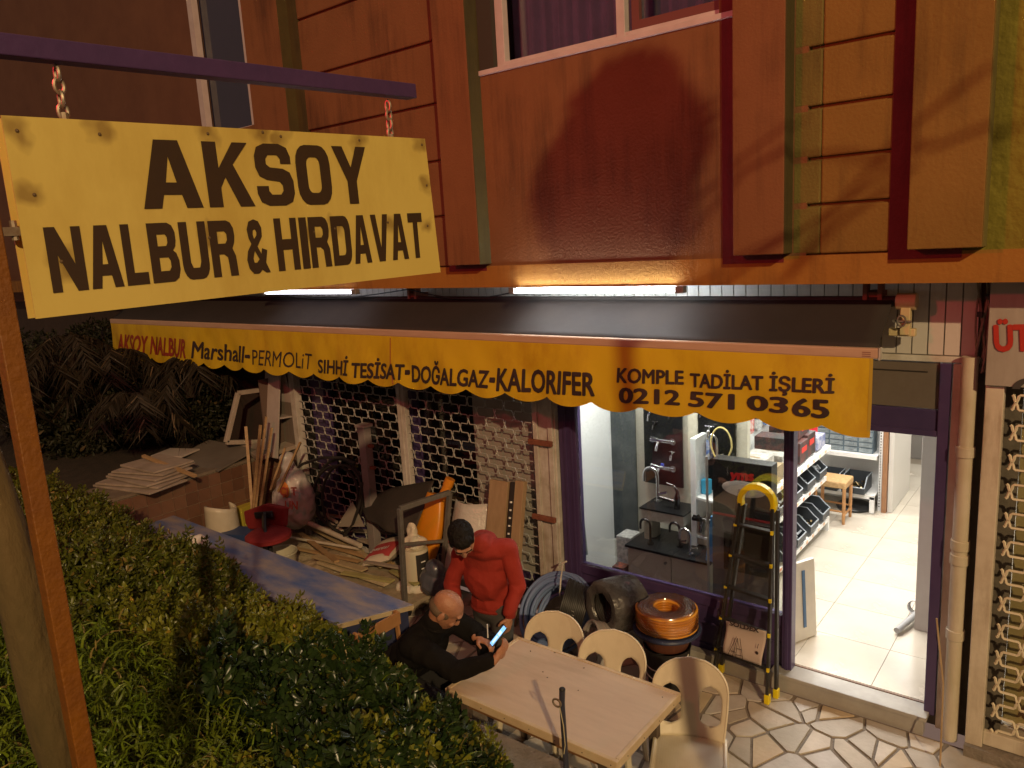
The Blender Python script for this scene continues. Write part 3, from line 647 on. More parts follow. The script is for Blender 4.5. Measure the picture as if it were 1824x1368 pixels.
# counter
ct = T('display_cabinet', 'low cream cabinet with black top inside the shop window', 'cabinet', (-3.05, 6.1, .15))
cabm2 = mat('cream_laminate', (.52,.46,.36), (.48,.42,.33), rough=.5)
MB().b2(-3.47, -2.66, 5.93, 6.42, .22, .70).obj('carcass', cabm2, ct)
MB().b2(-3.465, -3.02, 5.912, 5.93, .23, .695).obj('door', cabm2, ct, bevel=.003); MB().b2(-3.012, -2.665, 5.912, 5.93, .23, .695).obj('door', cabm2, ct, bevel=.003)
MB().b2(-3.49, -2.64, 5.90, 6.44, .70, .725).obj('top', boardm, ct, bevel=.003)
MB().tube([(-3.07, 5.912, .63), (-3.07, 5.895, .63)], .014, 12).obj('knob', steel, ct, smooth=True)
tp = T('tap_box', 'white cardboard tap box with black lid carrying a gunmetal mixer', 'box', (-3.2, 6.2, .73))
MB().b2(-3.42, -2.98, 6.10, 6.40, .93, 1.03).obj('carton', mat('printed_carton', (.60,.56,.48), (.42,.38,.30), rough=.6, nscale=25), tp, bevel=.003)
MB().b2(-3.43, -2.97, 6.09, 6.41, 1.03, 1.045).obj('lid', boardm, tp)
MB().b2(-3.40, -3.32, 6.12, 6.3, .726, .93).b2(-3.08, -3.0, 6.2, 6.38, .726, .93).obj('foot', cabm2, tp)
def thing_tap(loc, s, k, m, label):
    o = tap(loc, s, None, k, m, 'tap'); tag(o, label, 'tap'); return o
thing_tap((-3.10, 6.22, 1.046), 1.3, 3, gd, 'gunmetal lever mixer on the black-lidded carton')
thing_tap((-3.34, 6.30, 1.046), 1.6, 2, chrome, 'tall chrome swan-neck tap behind the gunmetal mixer')
thing_tap((-3.28, 6.02, .726), 1.15, 2, gd, 'dark swan-neck tap at the left of the cabinet top')
thing_tap((-3.02, 6.10, .726), 1.1, 2, gd, 'dark swan-neck tap in the middle of the cabinet top')
thing_tap((-2.86, 5.98, .726), 1.15, 2, chrome, 'shiny chrome swan-neck tap at the front of the cabinet top')
t2 = T('tap_box', 'small cream tap box with a cross-handled tap beside the black lidded one', 'box', (-2.8, 6.3, .9))
MB().b2(-2.92, -2.68, 6.22, 6.42, .74, .96).obj('carton', mat('cream_carton', (.55,.50,.38), (.45,.40,.30), rough=.7, nscale=15), t2)
tap((-2.80, 6.25, .99), 1.4, t2, 0, gd); 
bt = MB().box((-2.63, 5.98, .93), (.09,.06,.42), RY(.12)); bt = bt.obj('blue_box', mat('blue_carton', (.05,.25,.60), (.12,.35,.66), rough=.4, nscale=9)); tag(bt, 'tall narrow blue box standing by the window cabinet', 'box')
# yms carton and panels behind the ladder
ym = T('basin_carton', 'large black carton printed with a white basin and red lettering, behind the ladder', 'box', (-2.35, 5.95, 1.2))
YY = 5.90
MB().b2(-2.605, -2.10, YY, YY+.14, 1.19, 1.69).obj('carton', mat('black_carton', (.014,.012,.012), (.02,.018,.018), rough=.45), ym, bevel=.004)
MB().b2(-2.604, -2.101, YY-.002, YY, 1.195, 1.215).obj('red_stripe', mat('red_stripe', (.45,.02,.02), rough=.5), ym)
text('lettering', 'yms', [at(1302, 842, y=YY-.004), at(1342, 845, y=YY-.004), at(1341, 862, y=YY-.004), at(1300, 859, y=YY-.004)], mat('bright_red_print', (.60,.015,.012), rough=.5), ym, bold=.06)
bas = MB().ell((-2.33, YY-.004, 1.46), (.19,.006,.07), nu=24); bas.obj('basin_print', mat('basin_print', (.55,.50,.44), rough=.5), ym, smooth=True)
pn = tag(MB().b2(-2.62, -2.08, 5.92, 5.96, .15, 1.185).obj('backing_card', mat('grey_glossy_panel', (.22,.20,.18), (.17,.155,.14), rough=.35)), 'grey board standing under the black basin carton', 'board')
tag(MB().b2(-2.50, -2.12, 5.88, 5.918, .72, 1.05).obj('black_box', boardm), 'flat black box in front of the grey board behind the ladder', 'box')
tag(MB().tube([(-2.63, 5.86, .2), (-2.63, 5.84, 1.72)], .012, 8).obj('clear_edge_strip', mat('clear_strip', (.35,.33,.30), rough=.3), smooth=True), 'thin upright strip at the left edge of the basin carton', 'strip')
# gondola shelf (faces +x) along the aisle
go = T('gondola_shelf', 'white sloping gondola shelves holding bins along the left of the aisle', 'shelf unit', (-2.6, 7.4, .15))
MB().b2(-2.95, -2.90, 6.2, 8.6, .2, 1.75).obj('back', white, go)
MB().b2(-2.95, -2.40, 8.58, 8.62, .15, .3).b2(-2.95, -2.4, 6.2, 6.24, .15, .3).obj('foot', white, go)
for z, d in ((1.17, -2.40), (.80, -2.44), (.33, -2.40)):
    MB().box(((d-2.9)/2, 7.4, z), (abs(d+2.9), 2.4, .02), RY(.10)).box((d, 7.4, z-.035), (.012, 2.4, .05)).obj('shelf', white, go)
binm = mat('slate_bin_plastic', (.05,.06,.07), (.035,.04,.045), rough=.45)
def binmesh(w=.26, d=.36, h=.19):
    b = MB(); t = .008
    b.b2(-w/2, w/2, -d/2, d/2, 0, t)
    b.b2(-w/2, w/2, d/2-t, d/2, t, h)
    b.b2(-w/2, w/2, -d/2, -d/2+t, t, h*.42)
    for s in (-1, 1):
        x = s*(w/2-t/2)
        poly = [(x-t/2, -d/2, t), (x-t/2, d/2, t), (x-t/2, d/2, h), (x-t/2, -d/2+.12, h), (x-t/2, -d/2+.05, h*.62), (x-t/2, -d/2, h*.42)]
        b.prism(poly, (t, 0, 0))
    return b.mesh('bin', binm)
bm_ = binmesh(); gripm = mat('grey_bin_rim', (.30,.34,.38), rough=.4)
scrap = [mat('brass_fittings', (.40,.30,.14), (.2,.16,.1), rough=.3, metal=1, nscale=30), mat('steel_fittings', (.45,.45,.46), (.1,.1,.1), rough=.3, metal=1, nscale=30), mat('white_fittings', (.6,.6,.6), (.3,.35,.4), rough=.5, nscale=30)]
def bin_thing(x, y, z, rz, label, k, w=.26, group='storage bins on the shop shelves'):
    t = T('storage_bin', label, 'bin', (x, y, z), group, rz)
    o = bpy.data.objects.new('bin', bm_); COL.objects.link(o); o.parent = t
    rm = MB(); rm.tube([(-.13,-.18,.08),(-.13,-.13,.12),(-.13,-.06,.19),(-.13,.18,.19)], .007, 6); rm.tube([(.13,-.18,.08),(.13,-.13,.12),(.13,-.06,.19),(.13,.18,.19)], .007, 6); rm.tube([(-.13,-.18,.08),(.13,-.18,.08)], .007, 6)
    r = rm.obj('rim', gripm); r.parent = t
    b = MB(); rnd = random.Random(k)
    for i in range(26):
        c = (rnd.uniform(-.10,.10), rnd.uniform(-.13,.13), rnd.uniform(.02,.10)); e = Euler((rnd.random()*3, rnd.random()*3, rnd.random()*3)).to_matrix()
        if rnd.random() < .5: v = e@Vector((.03,0,0)); b.tube([Vector(c)-v, Vector(c)+v], .011, 6)
        else: b.box(c, (.035,.02,.02), e)
    f = b.obj('fittings', scrap[k % 3], kind='stuff'); f.parent = t
    return t
pos = ['nearest', 'second', 'third', 'fourth', 'farthest']
for k in range(5): bin_thing(-2.56, 6.75+.42*k, .36, math.pi/2, pos[k]+' bin on the lowest sloping shelf of the aisle', k)
for k in range(5): bin_thing(-2.60, 6.75+.42*k, .83, math.pi/2, pos[k]+' bin on the middle sloping shelf of the aisle', k+1)
# cartons on the gondola top shelf
tool_m = mat('tool_carton_black', (.02,.018,.018), (.09,.03,.025), rough=.5, nscale=9, contrast=3)
cart_w = mat('white_print_carton', (.60,.57,.52), (.35,.32,.30), rough=.6, nscale=16, contrast=2)
kraft = mat('kraft_carton', (.36,.26,.15), (.31,.22,.13), rough=.8)
cart = [(-2.62, 6.55, 1.19, .34,.30,.12, cart_w, 'white carton of small parts nearest on the top aisle shelf'), (-2.60, 6.95, 1.19, .36,.34,.16, kraft, 'open brown kraft carton on the top aisle shelf'),
        (-2.66, 6.95, 1.35, .30,.34,.07, cart_w, 'flat white carton lying on the kraft carton'), (-2.62, 7.35, 1.19, .34,.34,.20, cart_w, 'white printed carton behind the kraft carton'),
        (-2.62, 7.45, 1.39, .34,.22,.13, tool_m, 'black and red tool carton on top of the white printed one'), (-2.60, 7.75, 1.19, .36,.26,.22, tool_m, 'black tool carton in the middle of the top aisle shelf'),
        (-2.60, 8.03, 1.19, .34,.24,.24, tool_m, 'black tool carton second from the far end of the shelf'), (-2.62, 7.88, 1.43, .30,.40,.12, tool_m, 'wide black and red carton lying over two tool cartons'),
        (-2.58, 8.34, 1.19, .32,.26,.14, mat('blue_white_carton', (.12,.16,.35), (.5,.5,.55), rough=.5, nscale=12, contrast=2), 'blue and white carton at the far end of the top shelf')]
for x, y, z, w, d, h, m_, lb in cart:
    t = T('carton', lb, 'carton', (x, y, z), 'cartons on the top aisle shelf')
    MB().box((x, y, z+h/2), (w, d, h), RZ(random.uniform(-.06,.06))).obj('carton_body', m_, t, bevel=.003)
    if m_ is tool_m: MB().box((x+w/2+.001, y, z+h*.62), (.004, d*.6, h*.25)).obj('red_label', mat('red_label', (.55,.03,.02), rough=.5), t)
    else: MB().box((x, y, z+h+.001), (w*.5, d*.12, .003)).obj('tape', kraft, t)
tag(MB().box((-2.72, 8.62, 1.33), (.34,.03,.36)).obj('red_board', mat('red_display', (.60,.02,.03), rough=.5), bevel=.003), 'bright red board at the end of the aisle shelf', 'board')
tag(MB().b2(-2.9, -2.82, 6.30, 6.38, 1.2, 1.34).obj('blue_pack', mat('cyan_pack', (.05,.40,.65), rough=.4), bevel=.01), 'small cyan pack on the aisle shelf behind the batten', 'pack')
# back shelving y=9.5
YB = 9.5
bk = T('back_shelf', 'white perforated wall shelving across the far end of the aisle', 'shelf unit', (-2.5, YB, .15))
MB().b2(-3.6, -2.06, YB+.30, YB+.33, .15, 2.3).obj('back', white, bk)
def perf(x0, y0):
    MB().b2(x0, x0+.035, y0, y0+.32, .15, 2.35).obj('upright', white, bk)
    b = MB()
    for k in range(60): b.b2(x0+.008, x0+.020, y0-.0015, y0, .2+.035*k, .2+.035*k+.018)
    b.obj('slots', dark, bk, kind='stuff')
perf(-2.09, YB+.0)
for z, dd in ((1.50, .30), (.83+.02, .34), (.38, .42)):
    MB().b2(-3.6, -2.10, YB-dd+.30-.02, YB+.30, z-.02, z).b2(-3.6, -2.10, YB+.30-dd-.03, YB+.28-dd, z-.05, z+.002).obj('shelf', white, bk)
MB().b2(-2.15, -2.10, YB-.15, YB-.11, .16, .36).obj('foot', white, bk)
drm = mat('drawer_blue_grey', (.10,.14,.17), rough=.5); drf = mat('clear_drawer_front', (.30,.34,.35), (.16,.20,.22), rough=.25, nscale=20)
def drawers(x0, x1, z0, z1, nx, nz, label):
    t = T('drawer_cabinet', label, 'drawer cabinet', ((x0+x1)/2, YB+.1, z0))
    MB().b2(x0, x1, YB+.0, YB+.17, z0, z1).obj('case', drm, t)
    w = (x1-x0)/nx; h = (z1-z0)/nz
    me = MB().b2(-w*.44, w*.44, -.012, 0, -h*.38, h*.38).b2(-w*.2, w*.2, -.022, -.012, h*.02, h*.14).mesh('drawer', drf)
    for i in range(nx):
        for j in range(nz):
            o = share(me, 'drawer', t); o.location = Vector((x0+w*(i+.5), YB-.001, z0+h*(j+.5)))
drawers(-3.5, -2.16, .853, 1.32, 8, 7, 'wide blue-grey cabinet of small drawers on the middle back shelf')
drawers(-2.75, -2.16, 1.503, 1.95, 4, 5, 'upper blue-grey cabinet of small drawers on the top back shelf')
bin_thing(-2.33, YB-.02, .39, 0, 'large slate bin on the low back shelf by the perforated upright', 0)
bin_thing(-2.64, YB-.02, .39, 0, 'slate bin on the low back shelf half behind the stool', 1)
tag(MB().lathe([(0,0),(.20,0),(.21,.02),(.17,.05),(.05,.06),(0,.06)], (-2.35, YB-.02, .16), 24).obj('black_tray', black, smooth=True), 'round black basin on the floor under the back shelf', 'basin')
# stool
stl = T('wooden_stool', 'small wooden stool with a woven seat in the shop aisle', 'stool', (-2.45, 9.1, .15))
sw = mat('varnished_wood', (.48,.24,.09), (.36,.17,.06), rough=.45, nscale=8)
sx, sy, hh = -2.47, 9.0, .50
for dx in (-.16, .16):
    for dy in (-.14, .14):
        MB().tube([(sx+dx, sy+dy, .15), (sx+dx, sy+dy, .15+.12), (sx+dx, sy+dy, .15+.14), (sx+dx, sy+dy, .15+.16), (sx+dx, sy+dy, .15+hh)], [.017,.02,.014,.021,.021], 10).obj('leg', sw, stl, smooth=True)
for dy in (-.14, .14): MB().tube([(sx-.16, sy+dy, .30), (sx+.16, sy+dy, .30)], .012, 8).obj('rung', sw, stl, smooth=True)
for dx in (-.16, .16): MB().tube([(sx+dx, sy-.14, .26), (sx+dx, sy+.14, .26)], .012, 8).obj('rung', sw, stl, smooth=True)
MB().b2(sx-.185, sx+.185, sy-.165, sy+.165, .15+hh-.07, .15+hh+.01).obj('woven_seat', mat('woven_straw', (.55,.36,.16), (.38,.22,.09), rough=.8, nscale=40, bump=.5, bscale=60), stl, bevel=.015)
# boards beside the shelf
tag(MB().b2(-2.04, -1.99, YB-.05, YB+.3, .152, 2.3).obj('brown_board', mat('brown_door_board', (.34,.17,.08), (.27,.13,.06), rough=.6)), 'brown wooden board upright beside the perforated shelf end', 'board')
tag(MB().b2(-1.985, -1.93, YB+.0, YB+.95, .152, 1.72).obj('white_fridge_side', mat('ivory_side', (.62,.59,.54), rough=.5), bevel=.004), 'tall ivory cabinet side behind the brown board', 'cabinet')
tag(MB().box((-1.95, YB+.35, 1.83), (.12,.14,.22)).obj('blue_bottle', mat('bluewhite_can', (.25,.45,.65), (.6,.6,.62), rough=.4, nscale=5), bevel=.02), 'white and blue can on top of the ivory cabinet', 'can')
tag(MB().b2(-1.16, -.90, 6.72, 7.4, .152, 2.3).obj('white_cabinet', mat('mauve_white_panel', (.50,.47,.44), (.46,.43,.40), rough=.5), bevel=.004), 'tall pale cabinet just inside the doorway on the right', 'cabinet')
pv = mat('pvc_grey', (.35,.35,.35), rough=.35)
tag(MB().tube([(-1.26, 6.55, .19), (-1.12, 7.1, .24)], .027, 14).obj('pipe_piece', pv, smooth=True), 'grey pipe offcut lying by the pale cabinet', 'pipe')
tag(MB().lathe([(.05,-.05),(.058,-.05),(.058,.06),(.05,.06)], (-1.20, 6.98, .24), 18, RX(1.3)).obj('pipe_collar', mat('white_pvc', (.6,.6,.6), rough=.4), smooth=True, solid=.004), 'short white pipe collar behind the grey offcut', 'pipe')
bxm = T('leaning_shelf_box', 'tall white printed box standing just inside the doorway', 'box', (-1.86, 6.1, .15))
MB().box((-1.90, 6.08, .50), (.035,.28,.68), RZ(-.45)@RY(-.06)).obj('carton', mat('white_box', (.62,.60,.56), (.5,.5,.5), rough=.5), bxm, bevel=.003)
MB().box((-1.877, 6.07, .52), (.006,.03,.50), RZ(-.45)@RY(-.06)).obj('blue_stripe', mat('blue_print', (.06,.14,.30), rough=.5), bxm)
# ============================================================ hanging sign
SX = -2.0
hs = T('hanging_sign', 'yellow double-faced shop sign with brown block letters hanging from a purple arm', 'sign', (SX, 1.4, 3.5))
sTL = at(-6, 204.5, x=SX); sTR = at(757, 247, x=SX); sBR = at(785, 485, x=SX); sBL = at(64, 568, x=SX)
sTL = Vector((SX, sBL.y, at(-6, 204.5, x=SX).z))
TH = .045
def signpt(u, v, dx=0): 
    a = sBL.lerp(sBR, u); b = sTL.lerp(sTR, u); p = a.lerp(b, v); return Vector((p.x+dx, p.y, p.z))
spots = [signpt(u, v) for u, v in ((.02,.93),(.155,.93),(.37,.96),(.50,.985),(.545,.965),(.77,.965),(.985,.955),(.03,.62),(.985,.66),(.97,.36),(.055,.28),(.34,.36),(.60,.36),(.66,.375),(.83,.40))]
sm = spot_mat('sign_yellow', (.66,.50,.13), (.60,.43,.10), (.26,.16,.04), spots, .043, rough=.35)
def panel(dx, nm):
    b = MB(); b.prism([signpt(0,0,dx), signpt(1,0,dx), signpt(1,1,dx), signpt(0,1,dx)], (-.003, 0, 0)); return b.obj(nm, sm, hs)
panel(0, 'front_sheet'); panel(-TH, 'back_sheet')
fr = MB(); ee = .02
for (u0, v0, u1, v1) in ((.02,.03,.98,.03), (.02,.97,.98,.97)): fr.bar(signpt(u0,v0,-TH/2-.001), signpt(u1,v1,-TH/2-.001), TH-.008, .02)
fr.bar(signpt(.03,.03,-TH/2), signpt(.03,.97,-TH/2), TH-.008, .02, (0,1,0)).bar(signpt(.97,.03,-TH/2), signpt(.97,.97,-TH/2), TH-.008, .02, (0,1,0))
fr.obj('inner_frame', mat('sign_frame', (.40,.30,.12), (.25,.17,.08), rough=.6), hs)
sink = mat('brown_black_letters', (.045,.022,.008), (.035,.017,.007), rough=.5, nscale=20)
# block letters as polygons on a 0..1 grid, strokes drawn with counters
GL = {}
def rr(x0, y0, x1, y1, c, n=4):
    pts = []
    for cx, cy, a0 in ((x1-c, y1-c, 0), (x0+c, y1-c, 90), (x0+c, y0+c, 180), (x1-c, y0+c, 270)):
        for k in range(n+1):
            a = math.radians(a0+90*k/n); pts.append((cx+c*math.cos(a), cy+c*math.sin(a)))
    return pts
t_ = .30
GL['A'] = ([[(0,0),(.29,0),(.35,.20),(.65,.20),(.71,0),(1,0),(.70,1),(.30,1)]], [[(.41,.38),(.59,.38),(.50,.76)]])
GL['K'] = ([[(0,0),(.30,0),(.30,.30),(.42,.46),(.68,0),(1.02,0),(.62,.66),(1.0,1),(.66,1),(.30,.60),(.30,1),(0,1)]], [])
GL['Y'] = ([[(.36,0),(.64,0),(.64,.40),(1,1),(.70,1),(.50,.64),(.30,1),(0,1),(.36,.40)]], [])
GL['O'] = ([rr(0,0,1,1,.30)], [rr(.31,.20,.69,.80,.12)])
GL['N'] = ([[(0,0),(.27,0),(.27,.58),(.70,0),(1,0),(1,1),(.73,1),(.73,.42),(.30,1),(0,1)]], [])
GL['L'] = ([[(0,0),(.95,0),(.95,.20),(.36,.20),(.36,1),(0,1)]], [])
GL['U'] = ([[(0,1),(0,.28)]+[(.30-.30*math.cos(a), .26-.26*math.sin(a)) for a in [math.pi/2*k/4 for k in range(1,5)]]+[(.70+.30*math.sin(a), .26-.26*math.cos(a)) for a in [math.pi/2*k/4 for k in range(0,5)]]+[(1,1),(.69,1),(.69,.30),(.62,.20),(.38,.20),(.31,.30),(.31,1)]], [])
GL['H'] = ([[(0,0),(.30,0),(.30,.40),(.70,.40),(.70,0),(1,0),(1,1),(.70,1),(.70,.60),(.30,.60),(.30,1),(0,1)]], [])
GL['I'] = ([[(0,0),(1,0),(1,1),(0,1)]], [])
GL['T'] = ([[(.34,0),(.66,0),(.66,.80),(1,.80),(1,1),(0,1),(0,.80),(.34,.80)]], [])
GL['V'] = ([[(.32,0),(.68,0),(1,1),(.70,1),(.50,.30),(.30,1),(0,1)]], [])
GL['D'] = ([[(0,0)]+[(.70+.30*math.sin(a), .28-.28*math.cos(a)) for a in [math.pi/2*k/4 for k in range(5)]]+[(.70+.30*math.cos(a), .72+.28*math.sin(a)) for a in [math.pi/2*k/4 for k in range(5)]]+[(0,1)]], [[(.31,.20)]+rr(.31,.20,.69,.80,.12)[15:]+rr(.31,.20,.69,.80,.12)[:5]+[(.31,.80)]])
GL['B'] = ([[(0,0),(.75,0),(.92,.06),(1,.20),(1,.36),(.93,.48),(.82,.53),(.92,.60),(.96,.70),(.96,.84),(.88,.95),(.72,1),(0,1)]], [[(.31,.19),(.62,.19),(.69,.25),(.69,.36),(.62,.42),(.31,.42)], [(.31,.61),(.60,.61),(.66,.66),(.66,.76),(.60,.81),(.31,.81)]])
GL['R'] = ([[(0,0),(.31,0),(.31,.40),(.50,.40),(.64,.34),(.68,0),(1.0,0),(.97,.36),(.86,.50),(.96,.60),(1,.72),(.98,.86),(.88,.96),(.72,1),(0,1)]], [[(.31,.59),(.60,.59),(.68,.65),(.68,.76),(.60,.81),(.31,.81)]])
GL['S'] = ([[(0,.32),(0,.20),(.08,.06),(.28,0),(.72,0),(.92,.06),(1,.20),(1,.40),(.92,.54),(.74,.60),(.40,.62),(.31,.67),(.31,.76),(.38,.82),(.62,.82),(.69,.76),(.69,.68),(.98,.68),(.98,.80),(.90,.94),(.70,1),(.30,1),(.10,.94),(.02,.80),(.02,.62),(.10,.48),(.28,.42),(.62,.39),(.69,.33),(.69,.24),(.62,.18),(.38,.18),(.31,.24),(.31,.32)]], [])
GL['&'] = ([[(.84,0),(1.05,.0),(.88,.19),(1.0,.42),(.76,.46),(.70,.36),(.56,.50),(.82,.68),(.84,.84),(.72,.96),(.50,1),(.26,.96),(.14,.82),(.18,.66),(.28,.55),(.08,.42),(.0,.26),(.06,.10),(.24,.0),(.50,-.01),(.66,.06)]], [[(.46,.20),(.34,.20),(.30,.28),(.40,.42),(.58,.26)], [(.44,.64),(.40,.72),(.42,.80),(.52,.82),(.58,.76),(.56,.70)]])
def blocktext(letters, adv, quad, parent, nm='lettering'):
    cu = bpy.data.curves.new(nm, 'CURVE'); cu.dimensions = '2D'; cu.fill_mode = 'BOTH'
    tot = sum(a for a in adv)
    x = 0
    for ch, a in zip(letters, adv):
        if ch != ' ':
            w = a*.90
            if ch == 'I': w = a*.82
            outs, holes = GL[ch]
            for poly in outs+holes:
                sp = cu.splines.new('POLY'); sp.points.add(len(poly)-1); sp.use_cyclic_u = True
                for p, q in zip(sp.points, poly): p.co = (x+q[0]*w, q[1], 0, 1)
        x += a
    o = bpy.data.objects.new(nm, cu); COL.objects.link(o)
    me = bpy.data.meshes.new_from_object(o.evaluated_get(bpy.context.evaluated_depsgraph_get())); bpy.data.objects.remove(o)
    X = tot - .1*adv[-1]
    TL, TR, BR, BL = [Vector(q) for q in quad]
    for v in me.vertices:
        u = v.co.x/X; w = v.co.y
        # perspective-true: quad corners are points of the board itself
        v.co = BL.lerp(BR, u).lerp(TL.lerp(TR, u), w)
    me.materials.clear(); me.materials.append(sink)
    ob = bpy.data.objects.new(nm, me); COL.objects.link(ob); adopt(ob, parent); return ob
SXt = SX+.0025
blocktext('AKSOY', [1.15, .98, .90, .90, .98], [at(238, 247, x=SXt), at(650, 262, x=SXt), at(661, 362, x=SXt), at(257, 372, x=SXt)], hs)
blocktext('NALBUR & HIRDAVAT', [1.1,1.05,.82,1.05,1.05,1.05,.28,.95,.30,1.08,.42,1.05,1.05,1.0,1.05,1.05,.95], [at(76, 405, x=SXt), at(750, 379, x=SXt), at(757, 458, x=SXt), at(95, 522, x=SXt)], hs)
scm = mat('rusty_screw', (.12,.07,.03), rough=.7)
sc = MB().ell((0,0,0), (.003,.0045,.0045), nu=8, nv=5).mesh('screw', scm)
for p in spots: share(sc, 'screw', hs).location = p+Vector((.001, 0, 0))
# chains
galv = mat('galvanised_hook', (.35,.30,.22), (.2,.12,.07), rough=.5, metal=.5, nscale=30)
def link(c, r, h, rz, b):
    pts = [Vector(c)+RZ(rz)@Vector((0, r*math.cos(a), h*math.sin(a))) for a in [2*math.pi*k/12 for k in range(12)]]
    b.tube(pts, .0045, 6, closed=True)
def chain(px, zt, zb, n):
    b = MB(); y = at(px[0], px[1], x=SX-TH/2).y
    for k in range(n): link((SX-TH/2, y, zb+(zt-zb)*(k+.5)/n), .011, (zt-zb)/n*.62, (k % 2)*math.pi/2, b)
    b.obj('chain', galv, hs, smooth=True)
    MB().tube([(SX-TH/2, y, zb-.03), (SX-TH/2, y, zb+.012)], .011, 8).obj('eye_bolt', galv, hs, smooth=True)
sp = T('sign_post', 'orange steel post with a long purple arm carrying the yellow sign', 'post', (SX, .56, 1.5))
pA = at(733, 164, x=SX-.02); 
arm0 = at(-120, 68, x=SX-.02)
arm = MB().bar((SX-.02, arm0.y, arm0.z), (SX-.02, pA.y, pA.z), .05, .048); arm.obj('arm', mat('purple_arm_paint', (.07,.03,.10), (.05,.022,.08), rough=.45, nscale=10, bump=.1), sp, bevel=.003)
zt = at(690, 178, x=SX).z; zb = at(695, 243, x=SX).z
chain((693, 210), zt, zb, 4); chain((108, 170), at(100, 115, x=SX).z, at(112, 207, x=SX).z, 4)
pb = at(150, 1368, x=SX-.03); pt_ = at(5, 480, x=SX-.03)
PYc = (at(176, 1368, x=SX-.006).y+at(31, 568, x=SX-.006).y)/2 - .022
MB().b2(SX-.052, SX-.006, PYc-.022, PYc+.022, 1.2, 4.6).obj('post', mat('orange_post_paint', (.22,.075,.004), (.16,.05,.004), rough=.55, nscale=12, bump=.25, bscale=60), sp, bevel=.003)
MB().box((SX-.02, PYc+.045, at(20, 412, x=SX).z), (.02, .05, .02)).tube([(SX-.02, PYc+.05, at(20,412,x=SX).z-.02), (SX-.02, PYc+.05, at(20,412,x=SX).z+.025)], .008, 8).obj('bolt', galv, sp)
lp = T('leaning_tree', 'thick mossy bare trunk leaning behind the orange post', 'tree', (-1.9, .5, 1.4))
c0 = at(120, 1420, x=SX-.16); c1 = at(56, 1130, x=SX-.18); c2 = at(-6, 880, x=SX-.21); c3 = at(-120, 560, x=SX-.3)
trunk_m = mat('mossy_bark', (.12,.075,.025), (.07,.05,.015), rough=.9, nscale=7, bump=.7, bscale=26, stretch=(1,1,.4))
MB().tube([c0, c1, c2, c3], [.062, .060, .050, .03], 16).obj('trunk', trunk_m, lp, smooth=True, subs=2)
# ============================================================ courtyard furniture
top_m = mat('pale_laminate', (.64,.49,.35), (.54,.41,.29), rough=.45, nscale=2.5, stretch=(1,6,1), contrast=.8)
edge_m = mat('pale_wood_edge', (.66,.52,.33), (.52,.38,.22), rough=.55, nscale=6)
tb = T('long_table', 'pale wood-topped table with light edging beside the seated man', 'table', (-2.64, 3.6, 0))
tx0, tx1, ty0, ty1, tz = -3.285, -1.985, 3.20, 3.99, .74
MB().b2(tx0+.028, tx1-.028, ty0+.028, ty1-.028, tz-.03, tz-.003).obj('table_top', top_m, tb)
for (a, b_) in (((tx0, ty0), (tx1, ty0)), ((tx0, ty1), (tx1, ty1))):
    y = a[1]+(.0145 if a[1] == ty0 else -.0145); MB().b2(a[0], b_[0], y-.0145, y+.0145, tz-.055, tz+.002).obj('edge_strip', edge_m, tb, bevel=.004)
for x in (tx0+.0145, tx1-.0145): MB().b2(x-.0145, x+.0145, ty0+.03, ty1-.03, tz-.055, tz+.002).obj('edge_strip', edge_m, tb, bevel=.004)
ns = MB()
for k in range(7): ns.ell((tx0+.12+k*.19, ty0-.0005, tz-.03), (.004,.002,.004), nu=6, nv=4)
for k in range(4): ns.ell((tx1+.0005, ty0+.12+k*.19, tz-.03), (.002,.004,.004), nu=6, nv=4)
ns.obj('nails', black, tb)
for x in (tx0+.10, tx1-.14):
    for y in (ty0+.09, ty1-.10): MB().b2(x-.03, x+.03, y-.025, y+.025, .012, tz-.056).obj('leg', mat('dark_leg', (.10,.07,.05), rough=.6), tb, bevel=.003)
MB().b2(tx0+.1, tx1-.14, ty0+.08, ty0+.10, tz-.14, tz-.056).b2(tx0+.1, tx1-.14, ty1-.11, ty1-.09, tz-.14, tz-.056).b2(tx1-.15, tx1-.13, ty0+.1, ty1-.1, tz-.14, tz-.056).obj('apron', mat('brown_apron', (.22,.10,.04), rough=.6), tb)
deb = MB(); rd = random.Random(4)
for (px, py) in ((967,1197),(975,1207),(1030,1230),(945,1160),(988,1163),(1040,1190),(1180,1242)):
    p = at(px, py, z=tz); deb.box((p.x, p.y, tz+.0015), (.012*rd.uniform(.5,1.3), .005, .002), RZ(rd.random()*3))
tag(deb.obj('crumbs', black, kind='stuff'), 'dark crumbs scattered over the table top', 'crumbs')
# bollard pipe with ring on the kerb
bp = T('kerb_pipe', 'short blue iron pipe with a ring, standing on the kerb before the table', 'pipe', (-2.24, 3.04, .66))
bpx, bpy_ = -2.225, 3.055
MB().tube([(bpx, bpy_, .62), (bpx-.008, bpy_, 1.10), (bpx-.006, bpy_+.005, 1.175)], [.016,.016,.017], 12).obj('pipe', mat('blue_iron', (.03,.035,.07), (.05,.045,.05), rough=.4, nscale=20), bp, smooth=True)
MB().ell((bpx-.006, bpy_+.005, 1.178), (.018,.018,.012)).obj('cap', black, bp, smooth=True)
MB().tube([(bpx-.03+.026*math.cos(a), bpy_-.018, 1.10+.022*math.sin(a)) for a in [k*math.pi/8 for k in range(16)]], .006, 8, closed=True).obj('ring', galv, bp, smooth=True)
MB().tube([(bpx-.012, bpy_-.02, 1.09), (bpx+.012, bpy_-.025, .98), (bpx+.014, bpy_-.02, .86), (bpx+.002, bpy_-.02, .80)], .003, 6).obj('string', mat('string', (.5,.42,.25), rough=.8), bp, smooth=True)
